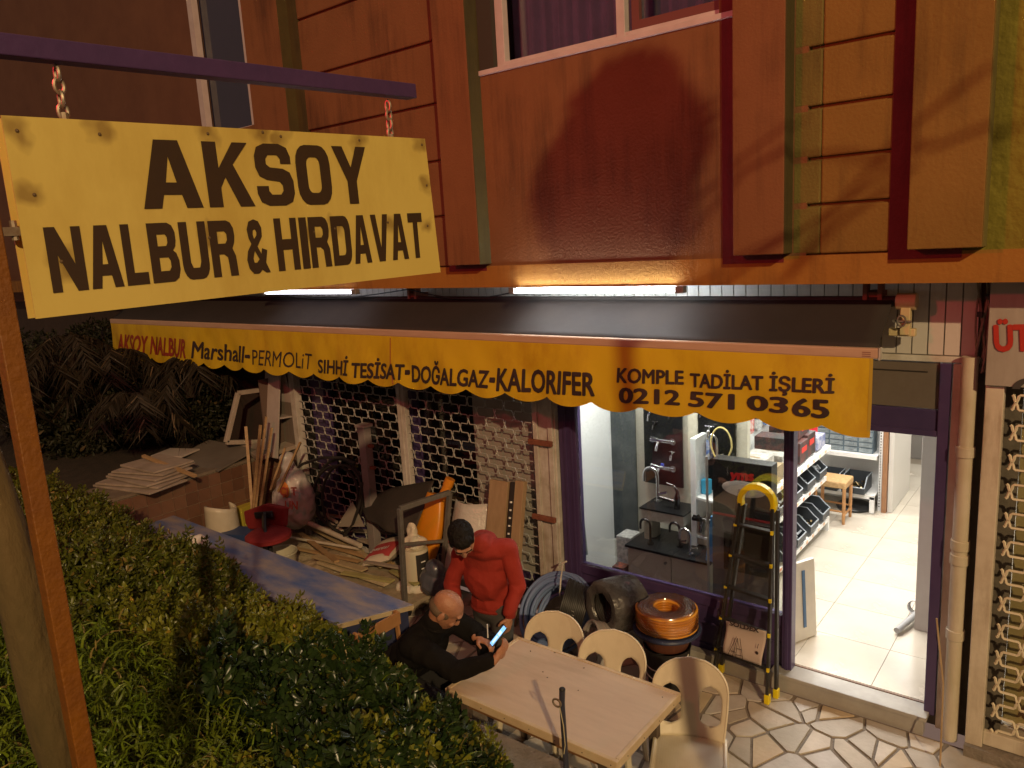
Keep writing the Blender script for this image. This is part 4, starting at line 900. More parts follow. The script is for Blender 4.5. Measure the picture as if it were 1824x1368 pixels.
# monobloc chairs
plast = mat('cream_plastic', (.66,.58,.42), (.62,.54,.39), rough=.38, nscale=3)
def make_chair(label):
    t = T('plastic_chair', label, 'chair', (0,0,0), 'cream plastic chairs around the table')
    zs0, zb1, zb2, ztop = .43, .50, .715, .875
    rows = 34
    def W(z):
        u = (z-zs0)/(ztop-zs0); w = .205+.03*math.sin(u*math.pi*.75)
        k = max(0, (u-.55)/.45); return w*math.sqrt(max(0, 1-k**2.6))
    def pos(x, z):
        u = (z-zs0)/(ztop-zs0); return (x, .20+.17*u-.06*(1-(x/.235)**2)*0 - .05*(x/.23)**2*(1-.3*u) + .02*math.sin(u*3), z)
    b = MB(); V = []; Zs = [zs0+(ztop-zs0)*(1-(1-i/rows)**1.0) for i in range(rows+1)]
    segs = 4
    prev = None
    for z in Zs:
        w = max(W(z), .003)
        s1, s2 = .058, w-.035
        if z < zb2: 
            k = min(1, (zb2-z)/.085); k = math.sqrt(max(0, 1-(1-k)**2)); mid = (.058+w-.035)/2; hw = (w-.035-.058)/2*k
            if z < zb1+.03: k2 = max(0,(z-zb1)/.03); hw *= math.sqrt(max(0,1-(1-min(1,k2))**2))
            s1, s2 = mid-hw, mid+hw
        else: mid = (.058+w-.035)/2 if w > .1 else w*.6; s1 = s2 = mid
        xs = [-w, -w+.01]+[-w+.01+(w-.01-s2)*k/2 for k in (1,)]+[-s2, -(s1+s2)/2, -s1] + [-s1+2*s1*k/6 for k in range(1, 6)] + [s1, (s1+s2)/2, s2] + [s2+(w-.01-s2)*.5, w-.01, w]
        V.append([pos(x, z) for x in xs])
    n = len(V[0]); flat = [p for r_ in V for p in r_]; fs = []
    for i in range(rows):
        zm = (Zs[i]+Zs[i+1])/2
        for j in range(n-1):
            if zb1 < zm < zb2 and j in (3, 4, n-6, n-5): continue
            fs.append((i*n+j, i*n+j+1, (i+1)*n+j+1, (i+1)*n+j))
    b.add(flat, fs); b.obj('backrest', plast, t, smooth=True, solid=.008)
    # rolled rim
    rim = []
    for sgn in (-1, 1):
        pts = [pos(sgn*max(W(z), .0), z) for z in Zs]; rim.append(pts if sgn < 0 else pts[::-1])
    MB().tube(rim[0]+rim[1][1:], .008, 6).obj('back_rim', plast, t, smooth=True)
    s = MB(); nr = 25
    s.b2(-.215, .215, -.22, .20, .418, .430)
    s.obj('seat', plast, t, bevel=.004)
    rb = MB()
    for k in range(nr): x = -.18+.36*k/(nr-1); rb.b2(x-.0042, x+.0042, -.19, .165, .430, .435)
    rb.obj('seat_ribs', plast, t)
    MB().tube([(-.215,.19,.428),(-.215,-.2,.428),(-.19,-.225,.425),(.19,-.225,.425),(.215,-.2,.428),(.215,.19,.428)], .014, 8).obj('seat_rim', plast, t, smooth=True)
    for sx_, sy_ in ((-1,-1),(1,-1),(-1,1),(1,1)):
        MB().tube([(sx_*.20, sy_*.19, .42), (sx_*.235, sy_*.235, .01)], [.026, .018], 8).obj('leg', plast, t, smooth=True)
    return t
ch = make_chair('cream plastic chair half in shade, nearest to the paving at the table corner')
ch.location = (-1.86, 3.83, .012); ch.rotation_euler = (0, 0, R_(23))
def place(o, x, y, rz): o.location = (x, y, .012); o.rotation_euler = (0, 0, R_(rz))
c2_ = dup(ch, label='cream plastic chair behind the middle of the table, before the stacked buckets'); place(c2_, -2.49, 3.86, 17)
c3_ = dup(ch, label='cream plastic chair behind the table beside the standing man'); place(c3_, -3.02, 3.86, 10)
# bald man's wooden chair
wc = T('wooden_armchair', 'varnished wooden chair under the seated bald man', 'chair', (-3.95, 3.42, 0))
for x in (-4.14, -3.72):
    for y in (3.20, 3.64): MB().tube([(x, y, .01), (x, y, .66 if y < 3.5 or x < -4 else .44)], .018, 8).obj('leg', sw, wc, smooth=True)
MB().b2(-4.17, -3.70, 3.19, 3.65, .42, .455).obj('seat', sw, wc, bevel=.006)
MB().tube([(-4.18, 3.19, .67), (-3.9, 3.175, .685), (-3.72, 3.18, .665), (-3.68, 3.19, .60), (-3.70, 3.2, .44)], .021, 8).obj('armrest', sw, wc, smooth=True, subs=1)
MB().bar((-4.17, 3.2, .80), (-4.17, 3.64, .80), .02, .10).bar((-4.16, 3.22, .4), (-4.19, 3.22, .86), .02, .03).bar((-4.16, 3.62, .4), (-4.19, 3.62, .86), .02, .03).obj('back', sw, wc)
# ============================================================ people
skin = mat('warm_skin', (.42,.21,.12), (.36,.17,.10), rough=.45, nscale=9, bump=.08, bscale=80)
skin2 = mat('tanned_skin', (.44,.21,.115), (.33,.14,.075), rough=.45, nscale=16, bump=.25, bscale=120)
hairm = mat('black_hair', (.006,.005,.004), (.010,.008,.006), rough=.6, nscale=60, bump=.6, bscale=90, stretch=(1,1,.3), spec=.2)
def frame(f, u):
    f = Vector(f).normalized(); r = f.cross(Vector(u)).normalized(); u = r.cross(f).normalized()
    return Matrix((r, f, u)).transposed()      # columns: right, forward, up
def head(b, c, F, s=1.0):
    def E(p, r): b.ell(Vector(c)+F@(Vector(p)*s), tuple(q*s for q in r), F, nu=20, nv=14)
    E((0,-.015,.035), (.076,.098,.082)); E((0,.02,-.02), (.064,.072,.085)); E((0,.045,-.085), (.040,.040,.032)); E((0,.03,-.055), (.055,.055,.05))
    E((0,.094,-.028), (.013,.022,.020)); b.tube([Vector(c)+F@Vector((0,.085,.02)*1)*s if False else Vector(c)+F@(Vector((0,.082,.022))*s), Vector(c)+F@(Vector((0,.104,-.03))*s)], [.009*s,.015*s], 8)
    E((0,.078,.035), (.052,.016,.012)); E((0,.083,-.062), (.024,.012,.007)); E((0,.081,-.075), (.021,.012,.007))
    for q in (-1, 1):
        E((q*.078,-.01,-.015), (.010,.020,.032)); E((q*.033,.070,-.03), (.022,.018,.022)); E((q*.012,.092,-.034), (.009,.010,.008))
def hand(b, w, d, n, curl=.5, side=1, s=1.0, spread=.0):
    """w: wrist point, d: direction of the hand, n: back-of-hand normal"""
    d = Vector(d).normalized(); n = Vector(n); n = (n-d*n.dot(d)).normalized(); r = d.cross(n)*side; w = Vector(w)
    b.ell(w+d*.048*s, (.041*s,.048*s,.016*s), Matrix((r, d, n)).transposed()); b.cap(w-d*.03*s, w+d*.02*s, .026*s, .025*s)
    for k, L in enumerate((.068,.078,.073,.058)):
        off = (k-1.5)*.0195*s; p0 = w+d*.080*s+r*off; a = 0; p = p0; r0 = (.0098-.0006*k)*s
        for j, fr_ in enumerate((.45,.32,.23)):
            a += curl*(.55 if j == 0 else .75); q = p+(d*math.cos(a)-n*math.sin(a)+r*spread*(k-1.5))*L*fr_*s; b.cap(p, q, r0*(1-.08*j), r0*(1-.08*(j+1)), 10); p = q
    p = w+d*.022*s-r*.034*s; q = p+(d*.55-r*.65-n*.35)*.038*s; b.cap(p, q, .014*s, .012*s, 10); q2 = q+(d*.85-r*.1-n*.5)*.032*s; b.cap(q, q2, .0115*s, .0095*s, 10)
    return r
def eyes(c, F, parent, s=1.0):
    b = MB()
    for q in (-1, 1): b.ell(Vector(c)+F@Vector((q*.031*s, .079*s, .008*s)), (.014*s,.006*s,.004*s), F)
    b.obj('eyes', mat('eye_dark', (.03,.02,.015), rough=.3), parent, smooth=True)
    b = MB()
    for q in (-1, 1): b.bar(Vector(c)+F@Vector((q*.014*s,.094*s,.030*s)), Vector(c)+F@Vector((q*.052*s,.083*s,.034*s)), .006*s, .008*s)
    b.obj('eyebrows', hairm, parent)
# --- standing man in the red sweater
rm_ = T('person', 'standing man in a red sweater with short black hair, looking down at the phone', 'person', (-3.62, 4.12, 0))
hc = at(822, 962, y=3.80)
F1 = frame((.50,-.34,-.80), (.55,-.55,.55))
nk = Vector((-3.565, 3.97, 1.45)); chst = Vector((-3.62, 4.05, 1.22)); pel = Vector((-3.62, 4.12, .88))
Ls = Vector((-3.43, 4.10, 1.36)); Rs = Vector((-3.79, 4.0, 1.31))
Le = Vector((-3.375, 4.13, 1.08)); Lw = Vector((-3.385, 4.02, .85)); Re = Vector((-3.87, 3.93, 1.03)); Rw = Vector((-3.66, 3.76, .90))
b = MB(); head(b, hc, F1, 1.10)
b.cap(nk+Vector((0,.045,-.10)), hc+F1@Vector((0,-.03,-.06)), .05, .056)
b.cap(nk+Vector((0,.06,-.14)), pel, .04, .05); b.cap(Ls, Le, .035); b.cap(Le, Lw, .032, .026); b.cap(Rs, Re, .035); b.cap(Re, Rw, .032, .026); b.cap(nk+Vector((0,.05,-.13)), Ls, .03, .03); b.cap(nk+Vector((0,.05,-.13)), Rs, .03, .03)
hand(b, Lw, (-.10,-.22,-.9), (1,-.2,.1), .45, side=-1); hand(b, Rw, (.7,-.5,-.3), (0,0,1), .6, side=1)
for sx_, hipx in ((-1, -3.71), (1, -3.53)): b.cap((hipx, 4.12, .85), (hipx, 4.10, .50), .06, .05); b.cap((hipx, 4.10, .50), (hipx, 4.14, .10), .045, .035)
blob(b, 'body', skin, rm_, .0058, 3)
b = MB()  # hair cap
b.ell(hc+F1@Vector((0,-.030,.055)), (.092,.108,.090), F1, 24, 16); b.ell(hc+F1@Vector((0,-.060,.0)), (.085,.074,.088), F1, 24, 16); b.ell(hc+F1@Vector((0,.036,.098)), (.070,.054,.040), F1, 24, 16)
for q in (-1, 1): b.ell(hc+F1@Vector((q*.074,.012,.02)), (.014,.030,.044), F1)
blob(b, 'hair', hairm, rm_, .006, 2, disp=.006, dscale=45)
eyes(hc, F1, rm_, 1.1)
redw = mat('red_sweater', (.30,.022,.010), (.25,.017,.008), rough=.85, nscale=4, bump=.5, bscale=12)
b = MB()
TR = frame((.25,-.97,0), (0,0,1))
for p, r in ((chst+Vector((0,0,.05)), (.178,.115,.18)), (chst+Vector((0,0,-.10)), (.172,.115,.20)), (pel+Vector((0,0,.12)), (.172,.122,.15)), (pel+Vector((0,0,.0)), (.172,.122,.12))): b.ell(p, r, TR, 24, 16)
b.cap(chst+Vector((0,-.0,.14)), nk+Vector((0,-.005,-.035)), .11, .070)
b.cap(nk+Vector((0,.02,-.10)), Ls, .078, .066); b.cap(nk+Vector((0,.02,-.10)), Rs, .078, .066)
b.cap(Ls, Le, .068, .055); b.cap(Le, Lw+Vector((0,.005,.045)), .055, .042); b.cap(Rs, Re, .070, .055); b.cap(Re, Rw+(Re-Rw)*.15, .055, .042)
b.cap(Le+Vector((.01,0,-.02)), Le+Vector((-.01,-.03,-.08)), .052,.05)
blob(b, 'sweater', redw, rm_, .009, 4, disp=.012, dscale=9)
ribm = mat('red_rib_knit', (.26,.018,.008), (.22,.014,.006), rough=.9, nscale=40, bump=.4)
cu_ = MB(); cu_.tube([Lw+Vector((.004,.005,.005)), Lw+Vector((.008,.008,.06))], [.040,.045], 16); cu_.obj('cuff', ribm, rm_, smooth=True)
hl = MB()
ringp = [pel+TR@Vector((.172*math.cos(a), .118*math.sin(a), -.04)) for a in [2*math.pi*k/32 for k in range(32)]]
hl.tube(ringp, .018, 8, closed=True); hl.obj('hem', ribm, rm_, smooth=True)
nl = [hc+F1@Vector((.072*math.cos(a), -.03+.065*math.sin(a), -.125+.02*math.sin(a))) for a in [2*math.pi*k/24 for k in range(24)]]
jeans = mat('grey_trousers', (.065,.062,.058), (.05,.048,.045), rough=.85, nscale=5, bump=.3)
b = MB(); b.ell(pel+Vector((0,0,-.05)), (.17,.125,.12), TR, 20, 14)
for hipx in (-3.71, -3.53): b.cap((hipx, 4.12, .84), (hipx, 4.09, .48), .098, .070); b.cap((hipx, 4.09, .48), (hipx, 4.14, .08), .072, .055)
blob(b, 'trousers', jeans, rm_, .012, 4, disp=.005, dscale=9)
for hipx in (-3.71, -3.53): MB().ell((hipx, 4.06, .055), (.048,.13,.045)).obj('shoe', black, rm_, smooth=True)
# --- seated bald man in black
bmn = T('person', 'seated bald man in a black jacket leaning on the table over a phone', 'person', (-3.85, 3.42, 0))
bc = at(796, 1086, y=3.46)
F2 = frame((.68,.46,-.80), (.6,.25,.65))
bn = Vector((-3.575, 3.435, 1.015)); bchest = Vector((-3.72, 3.42, .80)); bp_ = Vector((-3.93, 3.42, .54))
ns_ = Vector((-3.60, 3.24, .93)); fs_ = Vector((-3.60, 3.62, .95)); ne = Vector((-3.27, 3.30, .815)); fe = Vector((-3.36, 3.74, .80))
nw = at(884, 1172, y=3.46); fw_ = at(852, 1138, y=3.60)
b = MB(); head(b, bc, F2, 1.16)
b.cap(bn, bc+F2@Vector((0,-.035,-.05)), .062, .062); b.cap(bn+Vector((-.08,0,-.12)), bp_, .07, .08); b.cap(ns_, ne, .035); b.cap(ne, nw, .034, .027); b.cap(fs_, fe, .035); b.cap(fe, fw_, .034, .027)
b.cap(bn+Vector((-.05,0,-.05)), ns_, .05, .035); b.cap(bn+Vector((-.05,0,-.05)), fs_, .05, .035)
hand(b, nw, (.25,.60,.55), (.9,-.3,-.2), .75, side=-1); hand(b, fw_, (.85,.05,-.05), (.1,.3,1), .62, side=-1)
b.cap(bp_+Vector((0,-.09,-.02)), (-3.48,3.33,.50), .06,.05); b.cap(bp_+Vector((0,.09,-.02)), (-3.48,3.52,.50), .06,.05); b.cap((-3.48,3.33,.50), (-3.50,3.33,.10), .045,.035); b.cap((-3.48,3.52,.50), (-3.50,3.52,.10), .045,.035)
blob(b, 'body', skin2, bmn, .0058, 3)
hs_m = mat('cropped_hair', (.10,.065,.035), (.15,.09,.05), rough=.7, nscale=50, bump=.3)
b = MB(); b.ell(bc+F2@Vector((0,-.045,-.018)), (.093,.088,.056), F2, 24, 14)
for q in (-1, 1): b.ell(bc+F2@Vector((q*.079,-.005,.002)), (.014,.040,.030), F2)
blob(b, 'fringe_hair', hs_m, bmn, .006, 2)
eyes(bc, F2, bmn, 1.16)
blk = mat('black_jacket', (.006,.005,.0045), (.010,.008,.007), rough=.9, spec=.15, nscale=4, bump=.5, bscale=10)
b = MB(); TB = frame((.8,0,-.55), (.55,0,.8))
for p, r in ((bchest+Vector((.03,0,.03)), (.215,.14,.15)), (bchest+Vector((-.08,0,-.09)), (.205,.145,.17)), (bp_+Vector((0,0,.06)), (.20,.15,.14))): b.ell(p, r, TB, 24, 16)
b.cap(bchest+Vector((.05,0,.09)), bn+Vector((.0,0,.01)), .12, .085); b.cap(bn+Vector((-.06,0,-.07)), ns_, .09, .088); b.cap(bn+Vector((-.06,0,-.07)), fs_, .09, .088)
b.cap(ns_, ne, .086, .066); b.cap(ne, nw+(ne-nw)*.18, .066, .046); b.cap(fs_, fe, .084, .064); b.cap(fe, fw_+(fe-fw_)*.18, .064, .046)
blob(b, 'jacket', blk, bmn, .009, 4, disp=.012, dscale=9)
MB().tube([bn+Vector((0,0,.0))+RZ(0)@Vector((.02+.075*math.cos(a), .078*math.sin(a), .025*math.cos(a)*-1)) for a in [2*math.pi*k/24 for k in range(24)]], .016, 8, closed=True).obj('collar', blk, bmn, smooth=True)
b = MB()
for yy in (3.33, 3.52): b.cap(bp_+Vector((0,yy-3.42,-.02)), (-3.48,yy,.50), .095,.075); b.cap((-3.48,yy,.50), (-3.50,yy,.08), .072,.055)
blob(b, 'trousers', mat('black_trousers', (.015,.014,.014), rough=.85), bmn, .012, 3)
for yy in (3.33, 3.52): MB().ell((-3.44, yy, .05), (.13,.048,.042)).obj('shoe', black, bmn, smooth=True)
# phone and cigarette
pc = at(888, 1133, y=3.53); lng = (at(904, 1112, y=3.60)-at(871, 1154, y=3.47)).normalized()
fn = (Vector((-.45, -.35, .85))); fn = (fn-lng*fn.dot(lng)).normalized(); FR = Matrix((lng.cross(fn), lng, fn)).transposed()
ph = T('smartphone', 'lit smartphone with a blue screen in the bald man\'s hand', 'phone', pc)
MB().box(pc, (.074,.155,.008), FR).obj('case', black, ph, bevel=.003)
MB().box(pc+fn*.0046, (.067,.145,.0008), FR).obj('screen', mat('phone_screen', (.02,.02,.02), emit=(.25,.55,1.0), estr=1.3), ph)
MB().box(pc+fn*.0052+lng*.02, (.05,.03,.0006), FR).box(pc+fn*.0052-lng*.03, (.03,.05,.0006), FR).obj('screen_picture', mat('phone_picture', (.02,.02,.02), emit=(.55,.75,1.0), estr=1.5), ph)
cg_p = at(868, 1118, y=3.55)
tag(MB().tube([at(868, 1112, y=3.57), at(869, 1136, y=3.57)], .004, 8).obj('cigarette', mat('cigarette_paper', (.75,.72,.65), rough=.6), smooth=True), 'thin white cigarette between the bald man\'s fingers', 'cigarette')
# ============================================================ coils, buckets, ladder
def coil(b, c, axis, r0, r1, L, n, tr, jit=.0, seed=0, seg=44, inc=None):
    rnd = random.Random(seed); ax = Vector(axis).normalized(); u = ax.orthogonal().normalized(); v = ax.cross(u)
    for i in range(n):
        t = i/(max(1, n-1)); rad = r0+(r1-r0)*rnd.random() if jit else r0+(r1-r0)*t
        cc = Vector(c)+ax*(L*(t-.5)) + (u*rnd.uniform(-1,1)+v*rnd.uniform(-1,1))*jit; tl = [rnd.uniform(-1,1)*jit*.6 for _ in range(2)]; ph = rnd.random()*6
        pts = [cc+(u*math.cos(a)+v*math.sin(a))*rad*(1+.02*math.sin(2*a+ph)) + ax*(tl[0]*math.cos(a)+tl[1]*math.sin(a)) for a in [2*math.pi*k/seg for k in range(seg)]]
        b.tube(pts, tr, 8, closed=True)
    return b
blue = mat('blue_hose', (.15,.22,.42), (.19,.27,.48), rough=.5, nscale=5)
t = T('blue_hose_coil', 'large coil of thick blue hose leaning against the shop front', 'hose coil', (-3.85, 5.2, 0))
cc = at(990, 1090, y=5.16); axb = Vector((-.10, -.72, .62))
b = coil(MB(), cc, axb, .20, .37, .16, 20, .0155, .022, 3); b.obj('hose', blue, t, smooth=True)
strm = mat('white_string', (.6,.57,.5), rough=.8)
MB().tube([at(1003, 1003, y=5.30), at(999, 1030, y=5.1), at(997, 1062, y=5.05)], .007, 6).tube([at(996,1006,y=5.29), at(1009,1000,y=5.29)], .009, 6).obj('string_tie', strm, t, smooth=True)
blackhose = mat('black_hose', (.022,.020,.018), (.03,.027,.024), rough=.5)
t = T('black_hose_coil', 'coil of striped black hose between the blue coil and the wrapped roll', 'hose coil', (-3.55, 5.1, 0))
cc = at(1022, 1082, y=5.05); coil(MB(), cc, (-.75,-.35,.25), .20, .215, .20, 14, .0105).obj('hose', blackhose, t, smooth=True)
b = MB(); u0 = at(992, 1084, y=4.90)
for k in (0, 1): b.tube([at(990, 1083+7*k, y=4.98), at(1005, 1081+7*k, y=4.92), at(1022, 1090+7*k, y=4.86)], .003, 5)
b.obj('wire_tie', strm, t)
t = T('grey_hose_coil', 'coil of pale grey hose squeezed under the wrapped black roll', 'hose coil', (-3.2, 4.8, 0))
cc = at(1064, 1160, y=4.74); coil(MB(), cc, (-.62,-.72,.30), .215, .225, .14, 10, .0115).obj('hose', mat('grey_hose', (.42,.39,.36), (.30,.28,.25), rough=.45), t, smooth=True)
t = T('wrapped_pipe_roll', 'big roll of black pipe wrapped in dark plastic film, open end to the left', 'pipe roll', (-3.05, 5.1, 0))
A0 = at(1072, 1084, y=4.88); ax = Vector((.34,.92,-.08)).normalized()
q = ax.orthogonal(); RM = Matrix((ax.cross(Vector((0,0,1))).normalized(), ax.cross(ax.cross(Vector((0,0,1)))).normalized()*-1, ax)).transposed()
wrap = mat('dark_film_wrap', (.045,.042,.040), (.10,.095,.09), rough=.28, nscale=7, bump=.7, bscale=18, contrast=1.3)
L_ = .34
prof = [(.125, .02), (.13, -.005), (.16, -.02), (.20, -.015), (.222, .02), (.228, .12), (.226, .24), (.215, L_-.01), (.16, L_), (.13, L_-.02)]
w_ = MB().lathe(prof, A0, 40, RM).obj('film_wrap', wrap, t, smooth=True)
from mathutils import noise as _nz
for v in w_.data.vertices: v.co += Vector(_nz.noise_vector(v.co*16))*.010
coil(MB(), A0+ax*L_*.55, ax, .135, .150, L_*.85, 16, .010).obj('pipe', blackhose, t, smooth=True)
bk_c = Vector((-2.63, 5.06, 0)) 
t = T('black_bucket', 'black bucket with white wire handles at the bottom of the bucket stack', 'bucket', bk_c)
MB().lathe([(.0,.012),(.15,.012),(.185,.36),(.19,.37),(.178,.365),(.145,.03),(0,.03)], bk_c, 32).obj('pail', black, t, smooth=True)
hb = MB()
for s_, dz in ((.11, 0), (.19, .0)): hb.tube([bk_c+Vector((.19*math.cos(a), -.19*abs(math.sin(a))-.012, .34-s_*math.sin(a))) for a in [math.pi*k/16 for k in range(17)]], .0045, 6)
hb.obj('handle', strm, t, smooth=True)
t = T('brown_tub', 'reddish brown tub with a blue rim on the black bucket', 'tub', bk_c+Vector((0,0,.37)))
MB().lathe([(0,.371),(.165,.371),(.215,.50),(.0,.50)], bk_c, 32).obj('tub', mat('brown_tub', (.13,.045,.025), (.10,.035,.02), rough=.4), t, smooth=True)
MB().tube([bk_c+Vector((.255*math.cos(a), .255*math.sin(a), .512)) for a in [2*math.pi*k/32 for k in range(32)]], .016, 8, closed=True).lathe([(0,.502),(.235,.502),(.235,.52),(0,.52)], bk_c, 32).obj('blue_rim', mat('navy_plastic', (.03,.045,.10), rough=.4), t, smooth=True)
t = T('gas_hose_roll', 'film-wrapped roll of orange gas hose on top of the bucket stack', 'hose roll', bk_c+Vector((0,0,.52)))
gh = mat('orange_gas_hose', (.74,.36,.035), (.64,.27,.03), rough=.3, nscale=6)
b = MB()
for rr_ in (.105, .130, .155, .180, .205, .230): 
    for kz in range(7):
        if rr_ in (.130, .155, .180, .205) and 0 < kz < 6: continue
        coil(b, bk_c+Vector((0,0,.545+kz*.0225)), (0,0,1), rr_, rr_, 0, 1, .0125, seg=36)
b.obj('hose', gh, t, smooth=True)
fw2 = MB().lathe([(.09,.55),(.088,.66),(.108,.70),(.165,.706),(.225,.70),(.245,.67),(.246,.56),(.235,.535)], bk_c, 40).obj('film', glass_mat('clear_film', (.93,.87,.80), .12, .14), t, smooth=True)
for v in fw2.data.vertices: v.co += Vector(_nz.noise_vector(v.co*22))*.006
# ladder
t = T('folded_ladder', 'folded black step ladder with yellow cap and feet, wrapped in clear film', 'ladder', (-2.1, 5.35, 0))
rail = mat('black_rail', (.03,.028,.027), rough=.4); yelp = mat('bright_yellow_plastic', (.80,.62,.01), rough=.4)
fl_, fr_ = Vector((-2.36, 5.33, .03)), Vector((-1.885, 5.24, .03)); tl_, tr_ = Vector((-2.19, 5.475, 1.50)), Vector((-1.93, 5.46, 1.50))
bl_, br_ = fl_+Vector((.03,.09,.02)), fr_+Vector((.03,.11,.0)); tbl, tbr = tl_+Vector((.02,.045,-.02)), tr_+Vector((.02,.045,-.02))
for p, q in ((fl_, tl_), (fr_, tr_), (bl_, tbl), (br_, tbr)): MB().bar(p, q, .022, .045, (0,1,0)).obj('rail', rail, t, bevel=.003)
for p in (fl_, fr_, bl_, br_): MB().box(p+Vector((0,0,.02)), (.04,.05,.075)).obj('foot', yelp, t, bevel=.006)
for f_ in (.17, .35, .53, .71, .88):
    p = fl_.lerp(tl_, f_); q = fr_.lerp(tr_, f_); MB().bar(p, q, .05, .02).obj('step', rail, t, bevel=.003)
    MB().box(p+Vector((-.005,-.02,0)), (.03,.02,.014), RZ(.4)).box(q+Vector((.005,-.02,0)), (.018,.02,.03)).obj('step_clip', yelp, t)
capc = (tl_+tr_)/2+Vector((0,-.01,-.02))
arc = [capc+Vector((.150*math.cos(a), 0, .04+.155*math.sin(a))) for a in [math.pi*k/10 for k in range(-1, 12)]]
arc2 = [capc+Vector((.112*math.cos(a), 0, .04+.110*math.sin(a))) for a in [math.pi*k/10 for k in range(-1, 12)]]
b = MB(); 
for i in range(len(arc)-1): b.prism([arc[i], arc[i+1], arc2[i+1], arc2[i]], (0, .055, 0))
b.obj('top_cap', yelp, t, smooth=True)
MB().box(capc+Vector((0,.05,-.32)), (.22,.012,.34)).obj('tool_tray', mat('dark_tray', (.03,.028,.027), rough=.3), t, bevel=.004)
film = glass_mat('ladder_film', (.80,.78,.75), .03, .16)
def filmf(u, v):
    z = .10+1.52*v; w = .50*(1-v)+.27*v; cx = -2.115*(1-v)+-2.06*v
    x = cx+(u-.5)*w; return (x, 5.225+.225*(v) + .004*math.sin(u*9+v*4)+.004*math.sin(v*11+u*5), z+.03*math.sin(u*5)*(1-v))
MB().grid(filmf, 60, 50).obj('plastic_film', film, t, smooth=True)
def pstf(u, v):
    q_ = [at(1294, 1105, y=5.22), at(1366, 1124, y=5.20), at(1356, 1186, y=5.19), at(1288, 1162, y=5.21)]
    p = q_[3].lerp(q_[2], u).lerp(q_[0].lerp(q_[1], u), v); return p+Vector((0, -.012*math.sin(v*7), 0))
MB().grid(pstf, 14, 14).obj('paper_leaflet', mat('leaflet_paper', (.52,.42,.36), (.46,.37,.31), rough=.7), t, smooth=True, solid=.001)
text('leaflet_lettering', 'SOLDEX', [at(1300, 1106, y=5.185), at(1352, 1119.5, y=5.17), at(1351, 1127, y=5.17), at(1300, 1113.5, y=5.185)], ink, t, bold=.05)
b = MB()
def L2(x0, y0, x1, y1, w=.004): b.bar(at(x0, y0, y=5.175), at(x1, y1, y=5.172), w, .001, (0,1,0))
for s_ in ((1312,1134,1297,1165),(1314,1137,1310,1172),(1318,1137,1323,1176),(1313,1137,1304,1170),(1302,1159,1310,1162),(1312,1155,1322,1158),(1311,1166,1323,1169),(1351,1147,1349,1155)): L2(*s_)
b.obj('leaflet_drawing', ink, t)
MB().ell(at(1348, 1163, y=5.18), (.012,.001,.014)).obj('leaflet_mark', ink, t)
# ============================================================ blue counter, junk
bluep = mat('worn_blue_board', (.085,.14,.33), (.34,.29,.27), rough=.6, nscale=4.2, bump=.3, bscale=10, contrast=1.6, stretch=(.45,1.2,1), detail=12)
bt_ = T('blue_counter', 'long scuffed blue board table running along the planter', 'table', (-6.7, 3.7, 0))
bc0, bc1 = -9.2, -4.33
MB().prism([(bc0, 3.38, .70), (bc1-.28, 3.38, .70), (bc1, 3.93, .70), (bc0, 4.03, .70)], (0, 0, .04)).obj('board', bluep, bt_)
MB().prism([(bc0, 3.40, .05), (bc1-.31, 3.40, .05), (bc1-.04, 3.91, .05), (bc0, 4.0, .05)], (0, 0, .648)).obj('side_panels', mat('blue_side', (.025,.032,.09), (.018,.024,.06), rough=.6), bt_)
MB().bar((bc1-.275, 3.375, .715), (bc1+.005, 3.93, .715), .012, .035).obj('edge_strip', oldwood, bt_); MB().bar((bc0, 4.037, .716), (bc1, 3.937, .716), .012, .03).obj('edge_strip', oldwood, bt_)
# tiled retaining wall
tw = T('tiled_planter_wall', 'low wall faced with square brown tiles at the left end of the yard', 'wall', (-8.45, 4.7, 0))
WX = -8.3
MB().b2(WX-.35, WX-.01, 2.9, 5.69, 0, 1.10).obj('wall_body', concrete, tw)
tm = [mat('brown_wall_tile_%d' % k, c, tuple(q*.8 for q in c), rough=.4, nscale=6) for k, c in enumerate(((.17,.085,.05), (.14,.07,.042), (.19,.10,.06)))]
tmes = [MB().b2(0, .009, -.071, .071, -.071, .071).mesh('wall_tile', m_) for m_ in tm]
MB().b2(WX-.009, WX, 2.9, 5.69, .0, 1.09).obj('grout', mat('pale_grout', (.30,.22,.15), rough=.9), tw)
for i in range(18):
    for j in range(7):
        o = share(random.choice(tmes), 'wall_tile', tw); o.location = (WX+.001, 5.61-.15*i, 1.015-.15*j)
MB().b2(WX-.6, WX+.02, 2.9, 5.69, 1.10, 1.135).obj('coping', mat('dusty_coping', (.20,.16,.11), (.13,.10,.07), rough=.9, nscale=6, bump=.4), tw)
MB().b2(-14, WX-.35, 2.9, 5.69, 0, 1.08).obj('raised_bed', soil_m, kind='structure')
